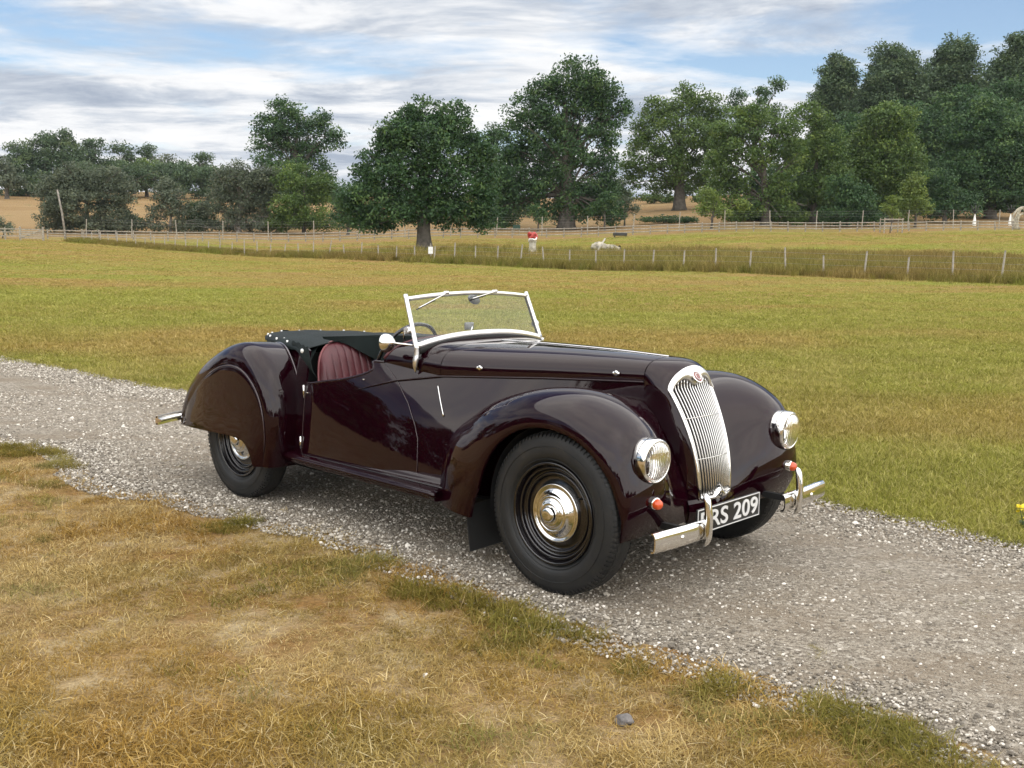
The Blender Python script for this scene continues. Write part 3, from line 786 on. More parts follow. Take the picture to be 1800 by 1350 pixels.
im.location = topc(.075) + np.array([-.06, 0, -.040]); im.scale = (1, 1.15, .62); im.rotation_euler = (R(-18), 0, 0)
tube('mirror_stem', np.array([topc(.075) + np.array([-.05, 0, -.02]), topc(.075) + np.array([-.01, 0, 0])]), .004, satin, ws, seg=8)

# ---------------------------------------------------------------- mirrors, steering wheel
wm = lathe('wing_mirror', [(.0005, .046), (.010, .044), (.019, .036), (.034, .024), (.045, .008), (.0495, -.006), (.0505, -.016), (.049, -.022), (.046, -.022), (.0005, -.020)], chrome, car, seg=48, axis='x', smooth_n=44)
wm.location = (-1.292, -.560, 1.018); wm.rotation_euler = (0, R(-6), R(14))
tube('mirror_arm', [(-1.258, -.556, 1.020), (-1.225, -.535, 1.016), (-1.190, -.507, 1.012), (-1.168, -.492, 1.010)], .0055, chrome, car, seg=10)
box('dash_mirror', (-1.262, .005, 1.086), (.012, .066, .042), plain('mirror_case', (.20, .20, .20), .35, .7), car, bevel=.004)
tube('dash_mirror_stem', [(-1.258, .005, 1.04), (-1.250, .012, 1.066), (-1.252, .02, 1.085)], .005, chrome, car, seg=8)
swc = empty('steering_wheel', (-1.455, -.285, .925)); swc.parent = car; swc.rotation_euler = (0, R(-62), 0)
a = np.linspace(0, 2 * math.pi, 64, endpoint=False)
tube('wheel_rim', np.stack([np.cos(a) * .20, np.sin(a) * .20, 0 * a], 1), .0105, black, swc, closed=True, seg=10)
for q in (R(90), R(210), R(330)):
    tube('spoke', [(math.cos(q) * .03, math.sin(q) * .03, .01), (math.cos(q) * .195, math.sin(q) * .195, 0)], .005, chrome, swc, seg=8)
lathe('hub', [(.045, .0), (.043, .018), (.02, .026), (.0005, .027)], black, swc, seg=28, axis='z', smooth_n=14)
tube('column', [(0, 0, 0), (0, 0, -.35)], .018, matt, swc, seg=12, up=(1, 0, 0))

# ---------------------------------------------------------------- seat
seat = empty('driver_seat'); seat.parent = car
def seat_back(yc=-.292, hw=.222, npl_=9):
    nu, nv = 91, 34; G = np.zeros((nu, nv, 3))
    for i, a in enumerate(np.linspace(-1, 1, nu)):
        top = .56 + .414 * (1 - abs(a)**3.0 * .42 - .58 * abs(a)**14)
        for j, v in enumerate(np.linspace(0, 1, nv)):
            z = .53 + (top - .53) * v
            pl = abs(math.sin((a + 1) / 2 * npl_ * math.pi))**.40
            edge = (1 - abs(a)**8) * (1 - v**14)
            x = -1.925 - .06 * (z - .75) / .2 + .008 * pl * edge + .055 * (1 - abs(a)**2.5) * 0 - .03 * abs(a)**4 + .045 * edge - .045
            G[i, j] = (x, yc + a * hw, z)
    return G
SB = seat_back()
o = grid('seat_back', SB, leather, seat, solid=.075)
edge = np.concatenate([SB[0, 6:], SB[1:-1, -1], SB[-1, 6:][::-1]])
tube('seat_piping', edge + np.array([.002, 0, .0]), .007, piping_m, seat, seg=8, up=(1, 0, 0))
V, F = box_geo((-1.70, -.292, .50), (.50, .44, .15))
cu_ = mesh('seat_cushion', V, F, leather, seat); md = cu_.modifiers.new('bevel', 'BEVEL'); md.width = .05; md.segments = 4

# ---------------------------------------------------------------- tonneau cover
def tail_edge(x):     # half width of the body top at x, behind the cockpit
    c = _cd[:, 4]; return np.interp(-x, -c[_ud > u_of_x(-1.35)][:, 0], c[_ud > u_of_x(-1.35)][:, 1])
NX, NY = 70, 41
xs = np.concatenate([np.linspace(-1.30, -2.70, 44), -2.70 - .365 * np.sin(np.linspace(0, math.pi / 2, 27))[1:]])
G = np.zeros((len(xs), NY, 3))
for i, x in enumerate(xs):
    wf = float(tail_edge(max(x, -3.025))) + .012 if x < -1.42 else .47
    wf = max(wf, .02)
    if x < -2.06: wn_ = -wf
    else:
        wn_ = np.interp(x, [-2.06, -2.0, -1.9, -1.75, -1.3], [-wf, -.32, -.14, -.075, -.045])
    for j, q in enumerate(np.linspace(0, 1, NY)):
        y = wn_ + (wf - wn_) * q
        e = abs(y) / max(wf, .03)
        crown = np.interp(x, [-3.07, -2.9, -2.4, -2.0, -1.6, -1.3], [.956, .964, .980, .995, 1.008, 1.022])
        edge_z = np.interp(x, [-3.07, -2.7, -2.3, -2.05, -1.9, -1.5, -1.3], [.953, .957, .945, .930, .945, .97, .985])
        z = edge_z + (crown - edge_z) * (1 - min(1, e)**2.2)
        z += .0025 * math.sin(x * 17 + y * 9) * (1 - min(1, e)**4) + .0012 * math.sin(y * 31 + x * 5)
        if e > .97: z -= .012
        G[i, j] = (x, y, z)
ton = grid('tonneau_cover', G, cloth, car, solid=.004, flip=True)
# hem that hangs over the body edge, all the way round the tail
hem = np.concatenate([G[::-1, -1][:-1], G[::-1][0][::-1][1:-1], G[:, 0][::-1][:0]]) if False else None
rim = np.concatenate([G[:, -1], G[-1, ::-1][1:], G[::-1, 0][1:]])
rim = rim[[i for i in range(len(rim)) if not (rim[i, 1] < .0 and rim[i, 0] > -2.06)]]
cen = np.array([-2.2, 0, 0]); rows = []
for k, (o_, dz) in enumerate([(-.004, .004), (.007, -.003), (.010, -.010), (.010, -.020)]):
    d_ = rim - cen; d_[:, 2] = 0; d_ /= np.linalg.norm(d_, axis=1)[:, None]
    rows.append(rim + d_ * o_ + np.array([0, 0, dz]) + (np.sin(np.arange(len(rim)) * 1.1)[:, None] * .002 * k) * np.array([0, 0, 1]))
grid('hem', np.swapaxes(np.array(rows), 0, 1), cloth, ton, solid=.003)
# flap folded back behind the driver, and the inner edge that hangs into the cockpit
fp = tensor([[(-2.30,-.465,.958),(-2.18,-.50,.955),(-2.08,-.535,.948),(-2.02,-.552,.944)],
             [(-2.28,-.475,.930),(-2.17,-.512,.922),(-2.07,-.552,.905),(-1.985,-.563,.880)],
             [(-2.16,-.42,.905),(-2.10,-.515,.890),(-2.03,-.560,.850),(-1.955,-.560,.800)],
             [(-2.12,-.35,.96),(-2.06,-.45,.93),(-2.00,-.545,.84),(-1.945,-.540,.762)]], 24, 24)
fp[:, :, 2] += .004 * np.sin(np.arange(24) * .9)[None, :]
grid('flap', fp, cloth, ton, solid=.004)
f2 = []
for i, x in enumerate(np.linspace(-1.36, -2.04, 30)):
    y0 = np.interp(x, [-2.04, -2.0, -1.9, -1.75, -1.3], [-.43, -.32, -.14, -.075, -.045]); z0 = np.interp(x, [-2.0, -1.6, -1.3], [1.000, 1.014, 1.026])
    f2.append([(x, y0 - .004 + .012 * math.sin(x * 30) * q, z0 - .002 - q * np.interp(x, [-2.04, -1.98, -1.8, -1.36], [.015, .05, .26, .18])) for q in np.linspace(0, 1, 8)])
grid('flap', np.array(f2), cloth, ton, solid=.004)
_ac = np.concatenate([[0], np.cumsum(np.linalg.norm(np.diff(rim, axis=0), axis=1))])
for i in sorted(set(int(np.argmin(np.abs(_ac - q_))) for q_ in np.arange(.08, _ac[-1], .165))):
    d_ = rim[i] - cen; d_[2] = 0; d_ /= np.linalg.norm(d_)
    st = lathe('stud', [(.0065, -.010), (.0065, .002), (.004, .004), (.0004, .005)], white_m, ton, seg=14, axis='z'); st.location = rim[i] + np.array([0, 0, .014]) - d_ * .010
st = lathe('stud', [(.013, -.003), (.013, .002), (.007, .006), (.0004, .007)], white_m, ton, seg=18, axis='y'); st.location = (-2.075, -.552, .918); st.scale = (1, -1, 1)
for (px_, py_, pz_) in ((-2.62, -.335, .945), (-2.52, -.375, .945)):
    st = lathe('stud', [(.011, -.003), (.011, .002), (.006, .005), (.0004, .006)], white_m, ton, seg=14, axis='z'); st.location = (px_, py_, pz_ + .006); st.rotation_euler = (R(40), 0, 0)
# ================================================================== THE PLACE
_cr, _sr, _cp, _sp = math.cos(ROLL), math.sin(ROLL), math.cos(PITCH), math.sin(PITCH)
def bearing(u, v):
    """direction (x, 1, z) of a line of sight, used to survey where far things stand"""
    a, b_ = u - 900, v - 675
    uu, vv = (_cr * a + _sr * b_) / FPX, -(-_sr * a + _cr * b_) / FPX
    d = np.array([uu, _cp + vv * _sp, -_sp + vv * _cp])
    return d / d[1]
def at(u, v, D):
    return np.array([0, 0, CAM_H]) + bearing(u, v) * D
# terrain heights by bearing (columns) and distance (rows)
TB = np.array([-300, 0, 450, 900, 1350, 1800, 2100]); TB = (TB - 900) / FPX
TD = np.array([0, 8, 20, 40, 60, 90, 108, 150, 220, 400, 1200.])
TZ = np.array([[0, 0, .15, .55, 1.2, 2.1, 2.55, 6.2, 14.5, 24, 30],
               [0, 0, .15, .50, 1.1, 2.0, 2.5, 5.8, 14.5, 24, 30],
               [0, 0, .15, .50, .9, 1.6, 2.6, 5.8, 14.5, 24, 30],
               [0, 0, .15, .55, .9, 2.3, 3.4, 7.2, 14, 24, 30],
               [0, 0, .15, .60, 1.25, 3.3, 4.3, 9.0, 16, 24, 30],
               [0, 0, .15, .66, 1.7, 3.8, 4.8, 9.0, 17, 26, 30],
               [0, 0, .15, .66, 1.8, 3.9, 4.9, 9.0, 17, 26, 30]])
def zt(x, y):
    x = np.atleast_1d(np.asarray(x, float)); y = np.atleast_1d(np.asarray(y, float))
    yy = np.clip(y, .01, 1200); bb = np.clip(x / np.maximum(yy, 4), TB[0], TB[-1])
    cols = np.stack([np.interp(yy, TD, r) for r in TZ])
    # soften the kinks along distance
    cols = (cols + np.stack([np.interp(np.clip(yy * .88, 0, 1200), TD, r) for r in TZ]) + np.stack([np.interp(np.clip(yy * 1.12, 0, 1200), TD, r) for r in TZ])) / 3
    k = np.clip(np.searchsorted(TB, bb) - 1, 0, len(TB) - 2); f = (bb - TB[k]) / (TB[k + 1] - TB[k]); f = f * f * (3 - 2 * f)
    ar = np.arange(len(bb))
    z = cols[k, ar] * (1 - f) + cols[k + 1, ar] * f
    bump = .04 * np.sin(x * .31 + 1.3) * np.sin(y * .23) * np.clip((yy - 12) / 15, 0, 1) + .25 * np.sin(x * .05) * np.sin(y * .041 + 1) * np.clip((yy - 100) / 60, 0, 1)
    return z + bump
def z1(x, y): return float(zt(x, y)[0])
def on_ground(u, v, D):
    p = at(u, v, D); return np.array([p[0], D, z1(p[0], D)])
_cy, _sy = math.cos(CAR_YAW), math.sin(CAR_YAW)
def c2w(cx, cy_):
    return CAR_X + _cy * np.asarray(cx) - _sy * np.asarray(cy_), CAR_Y + _sy * np.asarray(cx) + _cy * np.asarray(cy_)
def w2c(x, y):
    x = np.asarray(x) - CAR_X; y = np.asarray(y) - CAR_Y
    return _cy * x + _sy * y, -_sy * x + _cy * y
def hnoise(x, seed, scale):
    """smooth 1-D noise"""
    r = np.random.default_rng(seed).uniform(-1, 1, 4000); q = np.asarray(x) * scale + 1000; i = np.floor(q).astype(int); f = q - i; f = f * f * (3 - 2 * f)
    return r[i % 4000] * (1 - f) + r[(i + 1) % 4000] * f
def edge_near(cx):
    cx = np.asarray(cx, float)
    return -1.08 + .06 * np.minimum(cx + 3, 0) + .13 * hnoise(cx, 1, .9) + .08 * hnoise(cx, 2, 2.6) + .04 * hnoise(cx, 3, 8)
def edge_far(cx):
    cx = np.asarray(cx, float)
    return 1.76 + .058 * np.minimum(cx, 0) + .07 * hnoise(cx, 4, .8) + .04 * hnoise(cx, 5, 2.7) + .02 * hnoise(cx, 6, 8)
def noise2(x, y, seed, scale):
    r = np.random.default_rng(seed).uniform(0, 1, (256, 256)); qx, qy = np.asarray(x) * scale + 300, np.asarray(y) * scale + 300
    i, j = np.floor(qx).astype(int), np.floor(qy).astype(int); fx, fy = qx - i, qy - j; fx = fx * fx * (3 - 2 * fx); fy = fy * fy * (3 - 2 * fy)
    g_ = lambda a, b_: r[a % 256, b_ % 256]
    return (g_(i, j) * (1 - fx) + g_(i + 1, j) * fx) * (1 - fy) + (g_(i, j + 1) * (1 - fx) + g_(i + 1, j + 1) * fx) * fy

# ---------------------------------------------------------------- ground materials
def mixc(t, fac, a, b_):
    m = N(t, 'ShaderNodeMix', data_type='RGBA')
    for s_, v in (('Factor', fac), ('A', a), ('B', b_)):
        if hasattr(v, 'is_linked') or hasattr(v, 'links'): t.links.new(v, m.inputs[s_])
        elif s_ == 'Factor': m.inputs[s_].default_value = v
        else: m.inputs[s_].default_value = (*v, 1)
    return m.outputs['Result']
def noise_fac(t, pos, scale, lo, hi, detail=5, rough=.55, stretch=None, dist=0):
    src = pos
    if stretch is not None:
        mp = N(t, 'ShaderNodeMapping'); t.links.new(pos, mp.inputs[0]); mp.inputs['Scale'].default_value = stretch[0]; mp.inputs['Rotation'].default_value = (0, 0, stretch[1]); src = mp.outputs[0]
    n = N(t, 'ShaderNodeTexNoise'); t.links.new(src, n.inputs['Vector']); n.inputs['Scale'].default_value = scale; n.inputs['Detail'].default_value = detail; n.inputs['Roughness'].default_value = rough; n.inputs['Distortion'].default_value = dist
    r = N(t, 'ShaderNodeMapRange'); t.links.new(n.outputs['Fac'], r.inputs['Value']); r.inputs['From Min'].default_value = lo; r.inputs['From Max'].default_value = hi
    return r.outputs[0]
def maprange(t, sock, a, b_, c=0., d=1.):
    r = N(t, 'ShaderNodeMapRange'); t.links.new(sock, r.inputs['Value']); r.inputs['From Min'].default_value = a; r.inputs['From Max'].default_value = b_; r.inputs['To Min'].default_value = c; r.inputs['To Max'].default_value = d
    return r.outputs[0]
def turf_colour(t, dry=False):
    """colour of the parched turf by place: brown, straw and green drifts"""
    g_ = N(t, 'ShaderNodeNewGeometry'); pos = g_.outputs['Position']
    sp_ = N(t, 'ShaderNodeSeparateXYZ'); t.links.new(pos, sp_.inputs[0])
    n1 = noise_fac(t, pos, .16, .40, .60, 4, .5, ((.55, 1.5, 1), -.15))
    n2 = noise_fac(t, pos, 1.1, .38, .66, 5, .6)
    n3 = noise_fac(t, pos, 3.4, .42, .68, 4, .6)
    field = mixc(t, n1, (.290, .175, .068), (.215, .215, .042))
    field = mixc(t, n2, field, (.330, .262, .085))
    far = maprange(t, sp_.outputs['Y'], 10, 30)
    field = mixc(t, far, field, mixc(t, n1, (.325, .205, .080), (.235, .255, .044)))
    verge = mixc(t, n2, (.260, .145, .050), (.360, .245, .112))
    verge = mixc(t, n3, verge, (.450, .355, .21))
    gr = noise_fac(t, pos, .8, .58, .70, 4, .55)
    verge = mixc(t, gr, verge, (.230, .175, .050))
    # which side of the track
    cb = N(t, 'ShaderNodeVectorMath', operation='DOT_PRODUCT'); t.links.new(pos, cb.inputs[0]); cb.inputs[1].default_value = (-_sy, _cy, 0)
    off = -(-_sy * CAR_X + _cy * CAR_Y)
    side = maprange(t, cb.outputs['Value'], 0 - off - .2, .6 - off)
    return mixc(t, side, verge, field), pos, sp_
turf, t, b = newmat('turf')
col, pos, sp_ = turf_colour(t)
rough_far = maprange(t, sp_.outputs['Y'], 100, 118)
hillc = mixc(t, noise_fac(t, pos, .05, .35, .65, 4, .5, ((1, 3, 1), .2)), (.265, .170, .078), (.310, .215, .105))
hillc = mixc(t, noise_fac(t, pos, .35, .62, .75, 4), hillc, (.16, .15, .05))
col = mixc(t, rough_far, col, hillc)
fine = noise_fac(t, pos, 38, .3, .7, 3, .7)
mul = N(t, 'ShaderNodeMix', data_type='RGBA', blend_type='MULTIPLY'); mul.inputs['Factor'].default_value = .55
t.links.new(col, mul.inputs['A']); rr = ramp(t, [(0, .35), (1, 1.25)]); t.links.new(fine, rr.inputs[0]); t.links.new(rr.outputs[0], mul.inputs['B'])
t.links.new(mul.outputs['Result'], b.inputs['Base Color']); b.inputs['Roughness'].default_value = .95; b.inputs['Specular IOR Level'].default_value = .1
bm = N(t, 'ShaderNodeBump'); bm.inputs['Strength'].default_value = .7; bm.inputs['Distance'].default_value = .03
t.links.new(fine, bm.inputs['Height']); t.links.new(bm.outputs[0], b.inputs['Normal'])

def turf_np(x, y):
    """the same drifts of colour, for the blades themselves"""
    lat = w2c(x, y)[1]; L = lambda a_, b_, f: a_ + (b_ - a_) * f[:, None]
    sm = lambda v, lo, hi: np.clip((v - lo) / (hi - lo), 0, 1)
    ca, sa = math.cos(.15), math.sin(.15); xr, yr = ca * x + sa * y, -sa * x + ca * y
    n1 = sm(.7 * noise2(xr * .55, yr * 1.5, 51, .16) + .3 * noise2(xr, yr * 1.6, 52, .45), .36, .60); n2 = sm(.6 * noise2(x, y, 53, .9) + .4 * noise2(x, y, 54, 2.3), .40, .70); n3 = sm(.6 * noise2(x, y, 55, 2.6) + .4 * noise2(x, y, 56, 6.), .45, .72)
    A = lambda *c: np.array(c)[None]
    f = L(A(.350, .215, .070), A(.255, .270, .045), n1); f = L(f, A(.410, .340, .115), n2 * .55)
    g = L(A(.405, .270, .090), A(.275, .315, .050), n1); f = L(f, g, sm(y, 10, 30))
    v = L(A(.300, .165, .040), A(.390, .250, .072), n2); v = L(v, A(.530, .405, .195), n3)
    v = L(v, A(.215, .175, .045), sm(.6 * noise2(x, y, 57, .9) + .4 * noise2(x, y, 58, 2.6), .46, .68) * .75)
    f = f * (.93 + .07 * np.sin((y + .12 * x) * 3.2 + 1.5 * noise2(x, y, 59, .2)))[:, None]
    return L(v, f, sm(lat, -.2, .6))
def blade_mat(name, kind):
    m, t, b = newmat(name)
    oi = N(t, 'ShaderNodeObjectInfo')
    at_ = N(t, 'ShaderNodeAttribute'); at_.attribute_name = 'tint'
    ac = N(t, 'ShaderNodeAttribute'); ac.attribute_name = 'col'; ac.attribute_type = 'INSTANCER'
    if kind == 'verge':
        c2 = ramp(t, [(0, (.105, .064, .012)), (.35, (.26, .160, .034)), (.65, (.41, .285, .085)), (.88, (.62, .475, .215)), (1, (.85, .73, .46))])
    elif kind == 'field':
        c2 = ramp(t, [(0, (.145, .150, .034)), (.4, (.26, .245, .060)), (.75, (.43, .365, .120)), (1, (.66, .56, .29))])
    elif kind == 'rush':
        c2 = ramp(t, [(0, (.105, .090, .026)), (.4, (.22, .175, .062)), (.75, (.37, .285, .115)), (1, (.58, .46, .23))])
    else:
        c2 = ramp(t, [(0, (.075, .085, .018)), (.5, (.140, .150, .032)), (.85, (.23, .21, .055)), (1, (.40, .32, .13))])
    t.links.new(at_.outputs['Fac'], c2.inputs[0])
    c = mixc(t, {'verge': .5, 'field': .45, 'rush': .8, 'green': .75}[kind], ac.outputs['Color'], c2.outputs[0])
    hv = N(t, 'ShaderNodeHueSaturation'); t.links.new(c, hv.inputs['Color']); t.links.new(maprange(t, oi.outputs['Random'], 0, 1, .78, 1.22), hv.inputs['Value'])
    o = [n for n in t.nodes if n.type == 'OUTPUT_MATERIAL'][0]
    t.nodes.remove(b)
    df_ = N(t, 'ShaderNodeBsdfDiffuse'); t.links.new(hv.outputs[0], df_.inputs[0])
    tr = N(t, 'ShaderNodeBsdfTranslucent'); t.links.new(hv.outputs[0], tr.inputs[0])
    ms = N(t, 'ShaderNodeMixShader'); ms.inputs[0].default_value = .25; t.links.new(df_.outputs[0], ms.inputs[1]); t.links.new(tr.outputs[0], ms.inputs[2]); t.links.new(ms.outputs[0], o.inputs[0])
    return m

gravel, t, b = newmat('gravel_bed')
g_ = N(t, 'ShaderNodeNewGeometry'); pos = g_.outputs['Position']
v1 = N(t, 'ShaderNodeTexVoronoi'); v1.inputs['Scale'].default_value = 62; t.links.new(pos, v1.inputs['Vector'])
v2 = N(t, 'ShaderNodeTexVoronoi'); v2.inputs['Scale'].default_value = 125; t.links.new(pos, v2.inputs['Vector'])
sv = N(t, 'ShaderNodeSeparateColor'); t.links.new(v1.outputs['Color'], sv.inputs[0])
sv2 = N(t, 'ShaderNodeSeparateColor'); t.links.new(v2.outputs['Color'], sv2.inputs[0])
st1 = ramp(t, [(0, (.140, .118, .092)), (.45, (.255, .222, .176)), (.8, (.37, .33, .27)), (1, (.52, .475, .405))]); t.links.new(sv.outputs[0], st1.inputs[0])
st2 = ramp(t, [(0, (.135, .113, .086)), (.5, (.255, .220, .172)), (1, (.41, .365, .295))]); t.links.new(sv2.outputs[0], st2.inputs[0])
stc = mixc(t, noise_fac(t, pos, 9, .4, .6), st2.outputs[0], st1.outputs[0])
dirt = noise_fac(t, pos, 1.3, .45, .68, 5, .6, ((1, 2.4, 1), -CAR_YAW))
stc = mixc(t, maprange(t, dirt, 0, 1, 0, .72), stc, (.225, .178, .125))
t.links.new(stc, b.inputs['Base Color']); b.inputs['Roughness'].default_value = .9; b.inputs['Specular IOR Level'].default_value = .2
ad = N(t, 'ShaderNodeMath', operation='ADD'); t.links.new(v1.outputs['Distance'], ad.inputs[0]); t.links.new(v2.outputs['Distance'], ad.inputs[1])
bm = N(t, 'ShaderNodeBump'); bm.invert = True; bm.inputs['Strength'].default_value = .8; bm.inputs['Distance'].default_value = .012
t.links.new(ad.outputs[0], bm.inputs['Height']); t.links.new(bm.outputs[0], b.inputs['Normal'])

pebble_m, t, b = newmat('pebble')
oi = N(t, 'ShaderNodeObjectInfo')
rp = ramp(t, [(0, (.115, .099, .078)), (.38, (.24, .212, .172)), (.72, (.37, .332, .275)), (.91, (.54, .495, .425)), (1, (.78, .735, .66))]); t.links.new(oi.outputs['Random'], rp.inputs[0])
t.links.new(rp.outputs[0], b.inputs['Base Color']); b.inputs['Roughness'].default_value = .85

# ---------------------------------------------------------------- ground sheet and track
def nonuni(lo, hi, n, k):
    u = np.linspace(-1, 1, n) if lo < 0 else np.linspace(0, 1, n)
    return np.sinh(u * k) / np.sinh(k) * hi
gx = nonuni(-900, 900, 181, 4.6)
gy = np.concatenate([np.linspace(-900, -40, 8), np.linspace(-30, 0, 8), nonuni(0, 1400, 190, 5.0)[1:]])
X, Y = np.meshgrid(gx, gy, indexing='ij'); Zg = zt(X.ravel(), Y.ravel()).reshape(X.shape)
tag(grid('ground', np.stack([X, Y, Zg], -1), turf), kind='structure', label='dry grass field rising gently to the trees')
cx = np.concatenate([np.linspace(-60, -16, 60), np.linspace(-16, 10, 500)[1:], np.linspace(10, 40, 30)[1:]])
rowsT = []
for q in np.linspace(0, 1, 13):
    yy = edge_near(cx) * (1 - q) + edge_far(cx) * q
    wx, wy = c2w(cx, yy)
    zz = zt(wx, wy) + .004 - (.012 if q in (0., 1.) else 0) + .006 * math.sin(q * math.pi)
    rowsT.append(np.stack([wx, wy, zz], -1))
tag(grid('gravel_track', np.swapaxes(np.array(rowsT), 0, 1), gravel), kind='structure', label='pale gravel track running diagonally past the car')

# ---------------------------------------------------------------- scatter
def source_coll(name, meshes):
    c = bpy.data.collections.new(name)
    for i, me in enumerate(meshes):
        c.objects.link(bpy.data.objects.new('%s_%02d' % (name, i), me))
    return c
def scatter(name, P, rot, scl, coll, n_src, label, cat, rng):
    me = bpy.data.meshes.new(name); P = np.ascontiguousarray(P, np.float32)
    me.vertices.add(len(P)); me.vertices.foreach_set('co', P.ravel())
    a = me.attributes.new('rot', 'FLOAT_VECTOR', 'POINT'); a.data.foreach_set('vector', np.ascontiguousarray(rot, np.float32).ravel())
    a = me.attributes.new('scl', 'FLOAT_VECTOR', 'POINT'); a.data.foreach_set('vector', np.ascontiguousarray(scl, np.float32).ravel())
    a = me.attributes.new('col', 'FLOAT_COLOR', 'POINT'); a.data.foreach_set('color', np.concatenate([turf_np(P[:, 0].astype(float), P[:, 1].astype(float)), np.ones((len(P), 1))], 1).astype(np.float32).ravel())
    a = me.attributes.new('idx', 'INT', 'POINT'); a.data.foreach_set('value', rng.integers(0, n_src, len(P)).astype(np.int32))
    o = link(bpy.data.objects.new(name, me))
    ng = bpy.data.node_groups.new(name + '_nodes', 'GeometryNodeTree')
    ng.interface.new_socket('Geometry', in_out='INPUT', socket_type='NodeSocketGeometry'); ng.interface.new_socket('Geometry', in_out='OUTPUT', socket_type='NodeSocketGeometry')
    gi, go = ng.nodes.new('NodeGroupInput'), ng.nodes.new('NodeGroupOutput'); ip = ng.nodes.new('GeometryNodeInstanceOnPoints'); ci = ng.nodes.new('GeometryNodeCollectionInfo')
    ci.inputs['Collection'].default_value = coll; ci.inputs['Separate Children'].default_value = True; ci.inputs['Reset Children'].default_value = True
    def attr(nm, ty):
        n = ng.nodes.new('GeometryNodeInputNamedAttribute'); n.data_type = ty; n.inputs['Name'].default_value = nm; return n.outputs['Attribute']
    L = ng.links.new
    L(gi.outputs[0], ip.inputs['Points']); L(ci.outputs[0], ip.inputs['Instance']); ip.inputs['Pick Instance'].default_value = True
    L(attr('idx', 'INT'), ip.inputs['Instance Index']); L(attr('rot', 'FLOAT_VECTOR'), ip.inputs['Rotation']); L(attr('scl', 'FLOAT_VECTOR'), ip.inputs['Scale'])
    L(ip.outputs[0], go.inputs[0])
    md = o.modifiers.new('scatter', 'NODES'); md.node_group = ng
    return tag(o, label, cat, kind='stuff')
def tuft(n, h, spread, width, lean, mat, rng, tints=(0, 1), curl=.5):
    """a clump of n bent blades, each three quads tapering to a point"""
    a = rng.uniform(0, 2 * math.pi, n); r = spread * np.sqrt(rng.uniform(0, 1, n)); hh = h * rng.uniform(.35, 1.0, n); la = rng.uniform(0, 2 * math.pi, n); ln = lean * rng.uniform(.2, 1.0, n)
    base = np.stack([np.cos(a) * r, np.sin(a) * r, np.full(n, -.006)], 1); wd = width * rng.uniform(.6, 1.2, n)
    dirx = np.stack([np.cos(la), np.sin(la), 0 * la], 1); sd = np.stack([-np.sin(la), np.cos(la), 0 * la], 1)
    V = []
    for q, wq in ((0, 1), (.4, .85), (.75, .55), (1, .08)):
        p = base + dirx * (ln * hh * q**1.7)[:, None] * 1.3; p[:, 2] += hh * q * (1 - curl * ln * q * .6)
        V.append(p - sd * (wd * wq / 2)[:, None]); V.append(p + sd * (wd * wq / 2)[:, None])
    V = np.stack(V, 1).reshape(-1, 3)
    o = (np.arange(n) * 8)[:, None]
    F = np.concatenate([o + np.array([[0, 1, 3, 2]]), o + np.array([[2, 3, 5, 4]]), o + np.array([[4, 5, 7, 6]])])
    me = fast_mesh('tuft', V, F, mat)
    at_ = me.attributes.new('tint', 'FLOAT', 'POINT'); at_.data.foreach_set('value', np.repeat(rng.uniform(*tints, n), 8).astype(np.float32))
    return me
def stone_mesh(rng, mat, flat=.6):
    b_ = bmesh.new(); bmesh.ops.create_icosphere(b_, subdivisions=1, radius=1)
    for v in b_.verts:
        v.co *= rng.uniform(.72, 1.15)
    me = bpy.data.meshes.new('stone'); b_.to_mesh(me); b_.free()
    co = np.zeros(len(me.vertices) * 3, np.float32); me.vertices.foreach_get('co', co); co = co.reshape(-1, 3) * np.array([1, rng.uniform(.6, .95), flat * rng.uniform(.7, 1.1)]); me.vertices.foreach_set('co', co.astype(np.float32).ravel()); me.materials.append(mat); me.update()
    return me
def in_view(x, y, margin=.06):
    return np.abs(x) < (900 / FPX + margin) * np.maximum(y, 0) + .25
def rots(n, rng, tilt=.15):
    return np.stack([rng.normal(0, tilt, n), rng.normal(0, tilt, n), rng.uniform(0, 2 * math.pi, n)], 1)
rg = np.random.default_rng(5)
verge_m, field_m, green_m = blade_mat('verge_blade', 'verge'), blade_mat('field_blade', 'field'), blade_mat('green_blade', 'green')
cv = source_coll('verge_tuft', [tuft(56, .031, .075, .0028, 2.0, verge_m, rg) for _ in range(8)])
cf = source_coll('field_tuft', [tuft(40, .055, .11, .0050, 1.2, field_m, rg) for _ in range(6)])
cff = source_coll('far_tuft', [tuft(34, .075, .28, .014, 1.0, field_m, rg) for _ in range(6)])
cg = source_coll('green_tuft', [tuft(60, .058, .075, .0032, 1.5, green_m, rg) for _ in range(6)])
cr_ = source_coll('rough_tuft', [tuft(46, .74, .30, .020, .55, blade_mat('rush_blade', 'rush'), rg, (0, .8), .2) for _ in range(6)])
crg = source_coll('rush_tuft', [tuft(46, .55, .30, .022, .6, green_m, rg, (.2, 1), .2) for _ in range(4)])
cst = source_coll('pebble', [stone_mesh(rg, pebble_m) for _ in range(10)])
